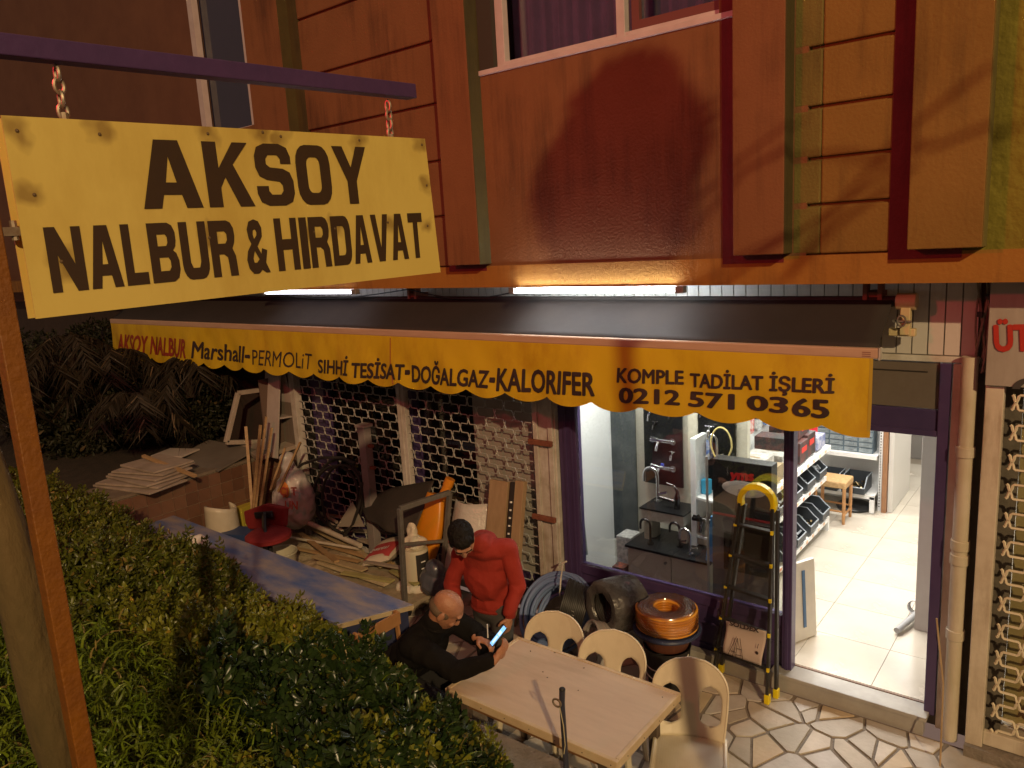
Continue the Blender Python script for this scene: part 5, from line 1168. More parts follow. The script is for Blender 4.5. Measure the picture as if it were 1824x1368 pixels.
# things on the tiled wall
def slab(px, py, z, w, d, h, rz, m_, label, cat, tilt=(0,0), nm='board', grp=None):
    p = at(px, py, z=z); o = MB().box((p.x, p.y, z+h/2), (w, d, h), RZ(rz)@RX(tilt[0])@RY(tilt[1])).obj(nm, m_, bevel=.003); tag(o, label, cat, grp); return o
gb_m = mat('weathered_board', (.42,.35,.28), (.26,.21,.16), rough=.8, nscale=4, bump=.3); gy = mat('grey_sheet', (.17,.15,.12), (.12,.10,.08), rough=.7, nscale=3)
for k in range(6):
    slab(250+6*k, 862-7*k, 1.135+.03*k, .95-.05*k, .50, .022, .15*math.sin(k*2.1)+.2, gb_m, ['bottom','second','third','fourth','fifth','topmost'][k]+' board of the weathered stack on the tiled wall', 'board', grp='weathered boards on the tiled wall')
slab(380, 812, 1.18, .9, .6, .02, .12, gy, 'large grey sheet lying on the tiled wall behind the stack', 'sheet', (.18, .05), 'sheet')
slab(313, 808, 1.22, .45, .35, .02, .4, mat('pale_board', (.5,.44,.37), rough=.7), 'small pale board behind the weathered stack', 'board')
slab(478, 800, 1.19, .55, .5, .05, -.2, gb_m, 'broken board by the leaning sticks on the wall', 'board', (.1,.1))
tag(MB().bar(at(255, 812, z=1.36), at(348, 848, z=1.22), .04, .03).obj('batten', wood), 'thin wooden batten lying across the weathered board stack', 'batten')
fm = mat('old_white_frame', (.44,.38,.31), (.30,.25,.20), rough=.7, nscale=5)
def quad_frame(px4, yv, w, label, xoff=0):
    P4 = [at(a, b_, x=yv) for a, b_ in px4]; t = T('window_frame', label, 'frame', P4[0])
    for i in range(4):
        MB().bar(P4[i], P4[(i+1) % 4], w, .05, (1,0,0)).obj('frame_bar', fm, t, bevel=.004)
quad_frame(((403, 788), (424, 700), (497, 690), (480, 786)), -8.55, .055, 'old white window frame leaning in the dark corner on the tiled wall')
t = T('broken_cupboard', 'tall narrow white cupboard carcass leaning beside the roller grille', 'cupboard', (-8.05, 5.45, 1.1))
P = lambda px, py, xx: at(px, py, x=xx)
fm2 = mat('pale_melamine', (.50,.44,.40), (.38,.33,.29), rough=.6, nscale=4)
MB().bar((-8.10, 5.22, 1.14), (-8.12, 5.42, 2.25), .02, .30, (1,0,0)).obj('side', fm2, t); MB().bar((-8.05, 5.62, 1.14), (-8.12, 5.46, 2.28), .02, .26, (1,0,0)).obj('side', fm2, t)
MB().bar((-8.10, 5.30, 1.62), (-8.10, 5.55, 1.60), .22, .02).obj('shelf', fm2, t); MB().b2(-8.22, -8.20, 5.25, 5.6, 1.14, 2.1).obj('back', mat('dark_hardboard', (.12,.08,.06), rough=.8), t)
tag(MB().b2(-8.30, -7.97, 5.52, 5.56, .0, 2.62).obj('grey_upright_panel', mat('ribbed_grey_panel', (.20,.17,.14), (.15,.125,.10), rough=.6, nscale=8, stretch=(6,6,.2))), 'ribbed grey upright panel at the left edge of the grille', 'panel')
for k, (a, b_, c, d) in enumerate(((438,760,449,900), (464,757,452,890), (474,742,458,880), (484,762,466,885), (508,798,482,872), (535,788,496,875))):
    p = at(a, b_, y=5.05); q = at(c, d, y=4.85); q.z = max(q.z, .02); dq = (q-p); q = p+dq*((p.z-.02)/(p.z-q.z)) if p.z-q.z > .1 else q
    if k >= 4: q = at(c, d, y=4.9)
    tag(MB().bar(p, q, .035, .022).obj('wooden_stick', wood), ['leftmost tall', 'second tall', 'third tall, highest reaching', 'fourth tall', 'short slanting', 'rightmost strongly slanting'][k]+' wooden stick leaning by the tiled wall', 'stick', 'sticks leaning at the tiled wall')
# office chair
oc = T('office_chair', 'old red swivel chair with a black stem behind the blue counter', 'chair', (-7.3, 4.35, 0))
redf = mat('red_upholstery', (.26,.018,.018), (.20,.014,.014), rough=.8, nscale=8, bump=.3)
oy = 4.42
tl4 = [at(433, 911, y=oy), at(470, 898, y=oy), at(504, 905, y=oy), at(502, 938, y=oy), at(496, 945, y=oy), at(442, 943, y=oy), at(436, 932, y=oy)]
MB().prism(tl4, (.02, .07, 0)).obj('backrest', redf, oc, bevel=.018)
sc_ = at(478, 955, y=oy-.18); MB().lathe([(0,-.04),(.20,-.04),(.235,-.02),(.235,.02),(.20,.045),(0,.05)], (0,0,0), 28).v
st_ = MB().lathe([(0,-.04),(.20,-.04),(.235,-.02),(.235,.02),(.20,.045),(0,.05)], sc_, 28).obj('seat', redf, oc, smooth=True)
MB().bar(at(470, 916, y=oy-.05), at(473, 990, y=oy-.34), .09, .03, (0,-1,0)).bar(at(455, 918, y=oy-.04), at(485, 916, y=oy-.04), .07, .03, (0,-1,0)).obj('back_stem', black, oc, bevel=.008)
MB().tube([sc_, (sc_.x, sc_.y, .08)], .03, 10).obj('column', black, oc, smooth=True)
for k in range(5): a = k*1.257; MB().bar((sc_.x, sc_.y, .09), (sc_.x+.28*math.cos(a), sc_.y+.28*math.sin(a), .05), .04, .03).obj('base_arm', black, oc)
def bucket(c, r, h, m_, label, nm='bucket', rimm=None, cat='bucket'):
    t = T(nm, label, cat, c)
    MB().lathe([(0,.005),(r*.82,.005),(r,h),(r*1.03,h+.006),(r*.96,h),(r*.80,.02),(0,.02)], c, 28).obj('pail', m_, t, smooth=True)
    MB().tube([Vector(c)+Vector((r*1.02*math.cos(a), r*1.02*math.sin(a), h-.01)) for a in [2*math.pi*k/28 for k in range(28)]], .008, 6, closed=True).obj('rim', rimm or m_, t, smooth=True)
    return t
ivory = mat('ivory_plastic', (.60,.55,.42), (.50,.45,.33), rough=.4)
bq = at(500, 985, z=.40); bucket((bq.x, bq.y, .12), .17, .30, ivory, 'white bucket beside the red office chair')
wq = at(396, 930, y=4.45)
t = T('bent_white_tub', 'open ivory plastic tub segment standing by the tiled wall', 'tub', wq)
def tubf(u, v): a = -2.6+u*4.6; r = .19-.02*v; return (wq.x+r*math.cos(a), wq.y+r*math.sin(a), wq.z-.22+.42*v+.04*math.sin(u*6)*v)
MB().grid(tubf, 26, 8).obj('shell', ivory, t, smooth=True, solid=.012)
slab(436, 940, .30, .20, .25, .30, .3, mat('yellow_crate', (.48,.40,.05), rough=.5), 'yellow plastic box behind the red office chair', 'box', nm='yellow_box')
slab(428, 968, .34, .34, .26, .16, .4, mat('blue_crate', (.03,.06,.16), rough=.5), 'dark blue crate before the yellow box', 'crate', nm='blue_crate')
# sunken heap base under the junk
heap_m = mat('dusty_rubble', (.50,.41,.27), (.30,.23,.14), rough=.95, nscale=9, bump=.8, bscale=30)
def heapf(u, v):
    x = -8.25+u*2.95; y = 4.10+v*1.36; e = min(1, 6*u, 6*(1-u)*1.4, 6*v+.4, 5*(1-v)+.4)
    return (x, y, .02+e*(.16+.06*_nz.noise(Vector((x*2, y*2, 0)))+.03*_nz.noise(Vector((x*7, y*7, 3)))))
tag(MB().grid(heapf, 70, 40).obj('rubble_heap', heap_m, smooth=True, kind='stuff'), 'dusty heap of rubble and offcuts covering the yard floor', 'rubble')
rd = random.Random(11)
kinds = ['long', 'short', 'thin', 'thick', 'split', 'grey', 'pale', 'dusty', 'warped', 'straight', 'dark', 'crooked']
pl_ms = [oldwood, wood, gb_m, mat('plank_dusty', (.62,.52,.32), (.42,.34,.20), rough=.8, nscale=6, bump=.3), mat('greenish_plank', (.44,.39,.16), (.30,.27,.10), rough=.8, nscale=6)]
planks = [((530,925),(645,985),.06,.05), ((545,960),(700,1005),.05,.03), ((540,938),(700,950),.07,.02), ((600,905),(760,960),.08,.02), ((620,925),(740,935),.07,.02), ((560,990),(650,1015),.09,.02), ((520,975),(640,1000),.05,.02), ((640,960),(730,990),.08,.02),
          ((570,1000),(690,1040),.09,.03), ((610,1020),(700,1035),.07,.02), ((520,930),(620,905),.05,.02), ((560,915),(690,930),.06,.02), ((650,925),(770,935),.09,.02), ((490,940),(560,930),.04,.03), ((700,1015),(745,1040),.10,.02), ((590,945),(680,1010),.05,.02), ((535,950),(600,1000),.06,.02), ((650,1000),(735,1015),.05,.02)]
for k, (a, b_, w, h) in enumerate(planks):
    z = .24+.02*(k % 6); p = at(*a, z=z); q = at(*b_, z=z+rd.uniform(-.03,.05))
    tag(MB().bar(p, q, w, h).obj('plank', pl_ms[k % 5], bevel=.002), 'loose plank in the rubble heap, %s' % ['longest, under the sack', 'below the red cement bag', 'crossing the middle', 'near the dark sheet', 'near the grille', 'beside the white bucket', 'left middle', 'touching the cement bag', 'nearest to the blue counter', 'front right', 'behind the hose', 'under the clear sheet', 'beneath the dark sheet', 'by the plastic sack', 'by the trolley foot', 'slanting across others', 'steeply slanting left', 'front of the cement bag'][k], 'plank', 'planks in the rubble heap')
pipe_w = mat('dusty_white_pipe', (.58,.52,.42), (.42,.36,.27), rough=.5, nscale=8)
for k, (a, b_, r, z0) in enumerate((((535,925),(642,972),.030,.42), ((545,900),(600,930),.02,.40), ((545,907),(610,945),.016,.40), ((515,957),(640,978),.016,.34))):
    tag(MB().tube([at(*a, z=z0), at(*b_, z=z0-.02)], r, 12).obj('white_pipe', pipe_w, smooth=True), ['thick dusty white pipe pointing at the cement bag', 'upper thin pipe beside the sack', 'lower thin pipe beside the sack', 'thin pipe lying left to right in front'][k], 'pipe', 'dusty pipes on the heap')
# white sack
sk = T('plastic_sack', 'full white plastic sack with orange and red print before the grille', 'sack', at(525, 930, y=5.15))
s0 = at(524, 892, y=5.15); RS = RZ(.3)
b = MB(); b.ell(s0, (.25,.20,.33), RS, 20, 16); b.ell(s0+Vector((.02,0,.18)), (.18,.15,.22)); b.ell(s0+Vector((-.02,0,.40)), (.08,.07,.12)); b.cap(s0+Vector((-.03,0,.42)), s0+Vector((-.05,0,.52)), .05,.07)
sackm = mat('sack_plastic', (.62,.58,.56), (.42,.38,.38), rough=.3, nscale=5, bump=.5, bscale=14)
blob(b, 'sack', sackm, sk, .016, 2, disp=.03, dscale=9)
q = [at(498, 868, y=4.93), at(528, 868, y=4.92), at(529, 886, y=4.91), at(500, 886, y=4.92)]
text('red_print', 'ÇI T', [p for p in q], mat('sack_red', (.55,.10,.06), rough=.5), sk, bold=.03)
text('red_print', 'UN', [at(508, 892, y=4.91), at(530, 893, y=4.91), at(530, 908, y=4.90), at(508, 906, y=4.90)], MATS['sack_red'], sk, bold=.03)
MB().ell(at(507, 872, y=4.965), (.09,.02,.10)).obj('orange_print', mat('sack_orange', (.70,.25,.06), rough=.5), sk, smooth=True)
# black hose loops
hb2 = T('loose_black_hose', 'loose loops of thin black hose standing against the grille', 'hose', at(600, 930, y=5.3))
cy = 5.36
b = MB()
for (cx_, cy_, rx, ry, n_) in ((604, 880, 43, 62, 0), (598, 884, 40, 54, 1), (610, 888, 36, 60, 2)):
    b.tube([at(cx_+rx*math.cos(a), cy_+ry*math.sin(a), y=cy-.03*n_+.02*math.cos(a)) for a in [2*math.pi*k/40 for k in range(40)]], .016, 8, closed=True)
b.tube([at(x, y, y=cy-.12) for x, y in ((494,893),(500,868),(515,845),(540,826),(575,815),(610,815),(632,825))], .017, 8)
b.tube([at(x, y, y=cy-.25) for x, y in ((645,860),(640,900),(628,935),(613,955))], .017, 8)
b.obj('hose', blackhose, hb2, smooth=True)
# bollard
t = T('grey_bollard', 'short grey square post with a cap standing before the grille', 'post', (-6.42, 5.33, 0))
p0 = at(648, 760, y=5.36); MB().b2(p0.x-.055, p0.x+.055, 5.31, 5.41, 0, p0.z).obj('shaft', mat('grey_mauve', (.26,.23,.22), (.20,.17,.16), rough=.7, nscale=5), t, bevel=.005); MB().b2(p0.x-.075, p0.x+.075, 5.29, 5.43, p0.z, p0.z+.03).obj('cap', mat('post_cap', (.36,.31,.28), rough=.7), t, bevel=.005)
for z in (1.2, 1.45): MB().b2(p0.x+.056, p0.x+.12, 5.34, 5.38, z, z+.03).obj('lug', rust, t)
# dark sheet
bs_pts = [at(637, 902, y=5.38), at(641, 893, y=5.42), at(700, 868, y=5.46), at(773, 856, y=5.46), at(783, 870, y=5.40), at(760, 905, y=5.27), at(735, 955, y=5.08), at(725, 940, y=5.1), at(690, 946, y=5.06), at(652, 925, y=5.16)]
shm = mat('black_rubber_sheet', (.045,.035,.026), (.03,.024,.018), rough=.7, nscale=3, bump=.3)
ds = MB(); cen = sum(bs_pts, Vector())/len(bs_pts)
def shf(u, v):
    a = [bs_pts[1], bs_pts[2], bs_pts[3]]; top = a[0].lerp(a[1], u*2) if u < .5 else a[1].lerp(a[2], u*2-1)
    c = [bs_pts[9], bs_pts[8], bs_pts[6]]; bot = c[0].lerp(c[1], u*2) if u < .5 else c[1].lerp(c[2], u*2-1)
    p = top.lerp(bot, v); return p+Vector((0, -.05*math.sin(math.pi*v)*math.sin(math.pi*u)+.012*math.sin(u*9), 0))
ds.grid(shf, 24, 12); tag(ds.obj('dark_sheet', shm, smooth=True, solid=.006), 'big dark flexible sheet leaning against the grille', 'sheet')
clr = MB(); ca, cb_, cc_ = at(628, 893, y=5.3), at(600, 938, y=5.1), at(650, 938, y=5.1); clr.prism([ca, cb_, cc_], (0, -.004, 0)); tag(clr.obj('clear_sheet', mat('milky_sheet', (.35,.31,.24), rough=.3, alpha=.75)), 'milky triangular offcut propped left of the dark sheet', 'sheet')
# orange plastic part
t = T('orange_container', 'tall orange plastic container with a round neck behind the trolley', 'container', at(765, 1000, y=5.2))
orm = mat('orange_plastic', (.72,.27,.015), (.62,.21,.01), rough=.35, nscale=3)
o0 = at(752, 1005, y=5.15); o1 = at(778, 880, y=5.40); axo = (o1-o0).normalized(); u_ = Vector((1,0,0)); u_ = (u_-axo*u_.dot(axo)).normalized()
RMo = Matrix((u_, axo.cross(u_), axo)).transposed(); Lo = (o1-o0).length
def orf(u, v):
    a = 2*math.pi*u; w = (.08+.09*math.sin(math.pi*min(1, .15+v*.75))) ; return o0+RMo@Vector((w*math.copysign(abs(math.cos(a))**.7, math.cos(a)), .07*math.copysign(abs(math.sin(a))**.7, math.sin(a)), v*Lo))
b = MB(); b.grid(orf, 28, 14); b.add([orf(k/28, 1) for k in range(28)], [tuple(range(28))]); b.obj('body', orm, t, smooth=True)
n0 = at(792, 878, y=5.38); n1 = at(801, 856, y=5.42); MB().tube([n0-(n1-n0)*.5, n1], [.055,.045], 16).tube([n0.lerp(n1,.6), n1+(n1-n0)*.15], [.055,.052], 16).obj('neck', orm, t, smooth=True)
# trolley
tr = T('platform_trolley', 'platform trolley with a bent grey steel push frame behind the blue counter', 'trolley', (-5.4, 4.9, 0))
TX = -5.27
TY0, TY1 = 4.66, 5.22
ztp = at(713, 908, x=TX).z; ztp = 1.0
p1t = at(712, 906, y=TY0); p1b = at(720, 1057, y=TY0); p2t = at(801, 877, y=TY1); p2b = at(786, 1010, y=TY1)
for p, q in ((p1b, p1t), (p2b, p2t)): MB().bar((p.x, p.y, .20), q, .045, .045, (0,1,0)).obj('upright', steel, tr, bevel=.006)
MB().bar(p1t, p2t, .045, .05).obj('top_bar', steel, tr, bevel=.006); MB().bar(p1b.lerp(p1t, .58), p2b.lerp(p2t, .36), .04, .03).obj('cross_bar', steel, tr, bevel=.006)
MB().b2(-6.3, -5.15, TY0-.02, TY1+.05, .155, .20).obj('platform', mat('dusty_platform', (.42,.35,.24), (.25,.20,.13), rough=.9, nscale=7, bump=.4), tr, bevel=.005)
for x in (-6.2, -5.3):
    for y in (TY0+.05, TY1-.05): MB().tube([(x, y-.02, .08), (x, y+.02, .08)], .07, 14).obj('wheel', black, tr, smooth=True)
# cement bag
cbg = T('cement_bag', 'red and white cement bag lying on the trolley platform', 'bag', at(685, 990, z=.4))
g0 = at(690, 980, z=.36); lx = (at(720, 945, z=.36)-at(662, 1005, z=.30)).normalized()
ax2 = Vector((0,0,1)); ax2 = Vector((-.1,-.45,.8)); ax2 = (ax2-lx*ax2.dot(lx)).normalized(); RB = Matrix((lx, ax2.cross(lx), ax2)).transposed()
def bagmesh():
    b = MB()
    def f(sgn):
        def g(u, v):
            x = (u-.5)*2; y = (v-.5)*2; h = (max(0, 1-abs(x)**3.2)*max(0, 1-abs(y)**3.2))**.55
            return g0+RB@Vector((x*.30, y*.19*(1-.06*abs(x)), sgn*.075*h+.01*math.sin(5*x)*h))
        return g
    b.grid(f(1), 24, 18); b.grid(f(-1), 24, 18); return b
bagmesh().obj('bag', mat('white_paper_bag', (.62,.54,.42), (.50,.43,.33), rough=.7, nscale=6, bump=.2), cbg, smooth=True)
rp = MB(); rp.grid(lambda u, v: g0+RB@Vector(((u*.72-.46)*.56, (v-.5)*.34, .0755*(max(0,1-abs((u*.72-.46)*1.87)**3.2)*max(0,1-abs((v-.5)*1.79)**3.2))**.55+.0035)), 16, 12)
rp.obj('red_print', mat('bag_red', (.50,.07,.07), (.42,.055,.055), rough=.6), cbg, smooth=True)
def bq_(x, y): return g0+RB@Vector((x, y, .084))
text('bag_lettering', 'Saten', [bq_(-.19,.10), bq_(-.19,-.12), bq_(-.10,-.12), bq_(-.10,.10)][::1], mat('white_print', (.75,.70,.65), rough=.6), cbg, bold=.01)
# white drum + crumpled bag
d0 = at(742, 1010, y=4.98); d0.z = .20
t = T('white_drum', 'white drum with a black label between the trolley uprights', 'drum', d0)
MB().lathe([(0,0),(.125,0),(.13,.02),(.13,.40),(.12,.42),(0,.425)], d0, 32).obj('drum', mat('drum_white', (.62,.56,.42), (.55,.48,.35), rough=.5), t, smooth=True)
lb = MB(); lb.grid(lambda u, v: (d0.x+.132*math.cos(-.75+u*1.35), d0.y+.132*math.sin(-.75+u*1.35), d0.z+.02+.37*v), 12, 1); lb.obj('black_label', mat('label_black', (.03,.028,.025), rough=.5), t, smooth=True)
for k in range(4):
    a = -.2; MB().box((d0.x+.134*math.cos(a), d0.y+.134*math.sin(a), d0.z+.10+.07*k), (.002,.05,.012), RZ(a)).obj('label_mark', white, t)
b = MB(); e0 = d0+Vector((0,0,.47)); b.ell(e0, (.11,.08,.07), RZ(.5)); b.ell(e0+Vector((-.05,.03,.10)), (.05,.04,.09)); b.ell(e0+Vector((.07,.03,.02)), (.05,.06,.04))
t = T('crumpled_bag', 'crumpled white paper bag sitting on the white drum', 'bag', e0); blob(b, 'bag', mat('crumpled_paper', (.66,.58,.45), rough=.7), t, .012, 1, disp=.02, dscale=14)
b = MB(); e0 = at(738, 1045, z=.22); b.ell(e0, (.18,.10,.05), RZ(.5)); b.ell(e0+Vector((.05,.06,.05)), (.06,.05,.07)); t = T('spilled_plaster', 'white plaster bag spilled on the trolley platform edge', 'bag', e0); blob(b, 'bag', mat('plaster_white', (.66,.60,.50), rough=.8), t, .012, 1, disp=.025, dscale=12)
# wrapped sheet and laminate packs
t = T('wrapped_roll', 'upright white sheet roll in shiny film behind the red sweater man', 'roll', at(838, 1000, y=5.3))
q = [at(812, 888, y=5.42), at(872, 897, y=5.42), at(850, 1030, y=5.15), at(790, 1020, y=5.15)]
def rf(u, v): p = q[3].lerp(q[2], u).lerp(q[0].lerp(q[1], u), v); return p+Vector((0, -.10*math.sin(math.pi*u), 0))
MB().grid(rf, 20, 10).obj('roll', mat('film_white', (.55,.52,.48), (.62,.59,.55), rough=.22, nscale=9, bump=.4, bscale=30), t, smooth=True, solid=.01)
lam = mat('oak_laminate', (.42,.29,.17), (.33,.22,.12), rough=.5, nscale=5, stretch=(4,4,.5))
t = T('laminate_pack', 'wider pack of oak laminate boards leaning on the grille', 'board pack', at(890, 1000, y=5.3), 'laminate packs on the grille')
def lpack(xa, xb, ytop, ybot, m_, dep, t, nm, zt, cap=None):
    p = at(xa, ytop, y=5.45); q = at(xb, ytop, y=5.45); r0 = at(xa, ybot, y=5.22); w = abs(q.x-p.x)
    a = Vector(((p.x+q.x)/2, 5.45, p.z)); c = Vector((a.x+.03, 5.12, .02)); MB().bar(c, a, w, dep, (0,-1,0)).obj(nm, m_, t, bevel=.003); return a, c, w
a, c, w = lpack(876, 908, 853, 1000, lam, .06, t, 'boards', 0)
t2_ = T('laminate_pack', 'narrow laminate pack with a black printed edge and white stripes', 'board pack', at(930, 1000, y=5.3), 'laminate packs on the grille')
a, c, w = lpack(921, 936, 855, 1000, lam, .06, t2_, 'boards', 0)
a2 = a+Vector((-.075,-.01,-.02)); c2v = c+Vector((-.075,-.01,0)); MB().bar(c2v, a2, .055, .055, (0,-1,0)).obj('black_edge', mat('black_film_edge', (.035,.03,.028), rough=.4), t2_)
dd = (a2-c2v).normalized(); off = Vector((0,-.031,0))
for k in range(5): MB().bar(c2v+dd*(.62+.03*k)+off, c2v+dd*(.632+.03*k)+off, .05, .004, (0,-1,0)).obj('white_stripe', white, t2_)
ms_ = MB()
for k in range(5): ms_.tube([c2v+dd*(.86+.075*k)+off, c2v+dd*(.875+.075*k)+off], .012, 8)
ms_.obj('label_symbols', white, t2_)
tag(MB().b2(-4.62, -4.47, 5.0, 5.2, .0, .22).obj('blue_tub', mat('dark_blue_tub', (.02,.04,.10), rough=.4), bevel=.02), 'dark blue tub on the ground behind the red sweater man', 'tub')
bbg = MB(); e0 = at(772, 1035, y=4.9); bbg.ell(e0, (.13,.12,.14)); bbg.ell(e0+Vector((.03,0,.12)), (.09,.08,.10)); t = T('dusky_bin_bag', 'dusky blue plastic bag behind the two men by the trolley', 'bag', e0); blob(bbg, 'bag', mat('dusky_blue_plastic', (.06,.065,.09), (.10,.10,.12), rough=.3), t, .014, 1, disp=.02, dscale=11)
# ============================================================ vegetation
def fast_mesh(name, V, F4, m, parent=None, kind=None, smooth=False):
    V = np.asarray(V, dtype=np.float32); F4 = np.asarray(F4, dtype=np.int32)
    me = bpy.data.meshes.new(name); me.vertices.add(len(V)); me.vertices.foreach_set('co', V.ravel())
    k = F4.shape[1]; me.loops.add(F4.size); me.loops.foreach_set('vertex_index', F4.ravel())
    me.polygons.add(len(F4)); me.polygons.foreach_set('loop_start', np.arange(0, F4.size, k, dtype=np.int32)); me.polygons.foreach_set('loop_total', np.full(len(F4), k, dtype=np.int32))
    if smooth: me.polygons.foreach_set('use_smooth', [True]*len(F4))
    me.update(calc_edges=True); me.materials.append(m)
    o = bpy.data.objects.new(name, me); COL.objects.link(o)
    if parent is not None: adopt(o, parent)
    if kind: o['kind'] = kind
    return o
rng = np.random.default_rng(5)
def unit(a): return a/np.maximum(1e-9, np.linalg.norm(a, axis=1))[:, None]
def whorls(P, D, n, L, W, tilt, jit=.25):
    """rosettes of n obovate leaves at points P round directions D; each leaf = 4 triangles folded on its midrib"""
    N = len(P); D = unit(D); A = unit(np.cross(D, rng.normal(size=(N, 3)))); B = np.cross(D, A)
    Vs = []
    for k in range(n):
        ph = 2*np.pi*k/n + rng.uniform(-.4, .4, N); rad = A*np.cos(ph)[:, None]+B*np.sin(ph)[:, None]; side = unit(np.cross(D, rad))
        tl = tilt + rng.uniform(-jit, jit, N); ln = L*rng.uniform(.45, 1.35, N); wd = W*rng.uniform(.7, 1.2, N)
        d = rad*np.cos(tl)[:, None]+D*np.sin(tl)[:, None]; nrm = unit(np.cross(side, d))
        p0 = P + rad*.004; p1 = P + d*(ln*.35)[:, None]; p2 = P + d*(ln*.75)[:, None]+nrm*(ln*.03)[:, None]; p3 = P + d*ln[:, None] - nrm*(ln*.10)[:, None]
        up_ = nrm*(wd*.25)[:, None]
        l1 = p1+side*(wd*.32)[:, None]+up_; r1 = p1-side*(wd*.32)[:, None]+up_; l2 = p2+side*(wd*.5)[:, None]+up_; r2 = p2-side*(wd*.5)[:, None]+up_
        Vs.append(np.stack([p0, l1, l2, p3, r2, r1, p2], 1))
    V = np.concatenate(Vs, 0)                       # (M,7,3)
    M = len(V); base = np.arange(M)[:, None]*7
    F = np.concatenate([base+np.array(f)[None] for f in ((0,1,2,6), (6,2,3,3), (0,6,4,5), (6,3,4,4))], 0)
    tri = np.concatenate([base+np.array(f)[None] for f in ((0,1,2), (0,2,6), (6,2,3), (0,6,4), (0,4,5), (6,3,4))], 0)
    return V.reshape(-1, 3), tri
def blades(P, D, L, W, droop=.6, seg=4):
    N = len(P); D = unit(D); side = unit(np.cross(D, rng.normal(size=(N, 3)))); H = unit(rng.normal(size=(N, 3))*np.array([1,1,.05])); ln = L*rng.uniform(.5, 1.25, N); wd = W*rng.uniform(.7, 1.2, N)
    rows = []
    for i in range(seg+1):
        t = i/seg; c = P + D*(ln*t*(1-.25*droop*t))[:, None] + H*(ln*droop*.55*t*t)[:, None] - np.array([0,0,1])[None]*(ln*droop*.40*t**3)[:, None]
        w = wd*(1-t**2)*.5+.0004; rows += [c+side*w[:, None], c-side*w[:, None]]
    V = np.stack(rows, 1); k = 2*(seg+1); base = np.arange(N)[:, None]*k
    F = np.concatenate([base+np.array((2*i, 2*i+1, 2*i+3, 2*i+2))[None] for i in range(seg)], 0)
    return V.reshape(-1, 3), F
def leafmat(name, c1, c2, c3, rough=.38):
    M = mat(name, c1, c2, rough=rough, nscale=7, contrast=1.1, spec=.45); nt = M.node_tree; N = nt.nodes; Lk = nt.links; b = N['Principled BSDF']
    src = b.inputs['Base Color'].links[0].from_socket
    g = N.new('ShaderNodeNewGeometry'); r = N.new('ShaderNodeValToRGB'); r.color_ramp.interpolation = 'LINEAR'
    e = r.color_ramp.elements; e[0].position = 0; e[0].color = (.55,.55,.55,1); e[1].position = 1; e[1].color = (1.35,1.3,1.2,1)
    Lk.new(g.outputs['Random Per Island'], r.inputs[0])
    mx = N.new('ShaderNodeMix'); mx.data_type = 'RGBA'; mx.blend_type = 'MULTIPLY'; mx.inputs[0].default_value = 1; Lk.new(src, mx.inputs[6]); Lk.new(r.outputs[0], mx.inputs[7])
    gt = N.new('ShaderNodeMath'); gt.operation = 'GREATER_THAN'; gt.inputs[1].default_value = .965; Lk.new(g.outputs['Random Per Island'], gt.inputs[0])
    m2 = N.new('ShaderNodeMix'); m2.data_type = 'RGBA'; Lk.new(gt.outputs[0], m2.inputs[0]); Lk.new(mx.outputs[2], m2.inputs[6]); m2.inputs[7].default_value = (*c3, 1); Lk.new(m2.outputs[2], b.inputs['Base Color'])
    tr = N.new('ShaderNodeBsdfTranslucent'); Lk.new(m2.outputs[2], tr.inputs[0]); ms = N.new('ShaderNodeMixShader'); ms.inputs[0].default_value = .22
    out = [n for n in N if n.type == 'OUTPUT_MATERIAL'][0]; Lk.new(b.outputs[0], ms.inputs[1]); Lk.new(tr.outputs[0], ms.inputs[2]); Lk.new(ms.outputs[0], out.inputs[0])
    return M
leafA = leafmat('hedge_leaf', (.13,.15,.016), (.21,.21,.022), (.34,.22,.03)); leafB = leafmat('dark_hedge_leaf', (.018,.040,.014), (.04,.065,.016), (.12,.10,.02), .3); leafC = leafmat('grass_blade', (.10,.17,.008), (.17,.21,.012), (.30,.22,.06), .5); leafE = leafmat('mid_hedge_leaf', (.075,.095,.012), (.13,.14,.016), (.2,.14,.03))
leafD = leafmat('palm_blade', (.022,.016,.008), (.035,.026,.012), (.16,.11,.06), .6)
leafF = leafmat('night_shrub_leaf', (.014,.018,.006), (.028,.03,.010), (.09,.06,.02), .6)
# canopy height field of the planting strip, following the outline seen against the yard
sil = [(-60,800),(60,838),(100,850),(170,872),(215,905),(240,945),(300,960),(345,950),(380,990),(420,1040),(450,1062),(500,1068),(540,1085),(580,1110),(640,1120),(690,1135),(712,1165),(745,1200),(790,1215),(830,1260),(880,1320),(930,1368),(990,1420)]
YS = 2.62
sx_ = []; sz_ = []
for a_, b_ in sil: p = at(a_, b_+(14 if a_ < 600 else 34 if a_ < 690 else 62), y=YS); sx_.append(p.x); sz_.append(p.z)
sx_ = np.array(sx_); sz_ = np.array(sz_)
def lump(x, y):
    return .55*np.sin(x*4.3+1.3*np.sin(y*4))*np.cos(y*5.1+x*1.7)+.45*np.sin(x*9.7+y*3.1)*np.cos(y*8.7-x*4.3)+.4*np.sin(x*23+y*7)*np.cos(y*21-x*5)
def canopy(x, y):
    top = np.interp(x, sx_, sz_); fall = np.clip((y-2.62)/.35, 0, 1)**2*.35
    z = top + (YS-y)*.36 - fall + .10*(lump(x, y)-.35)*np.clip((YS+.1-y)*2.2, .75, 1)
    return z
def soil_np(x, y): return .60+np.maximum(0, 2.8-y)*.52
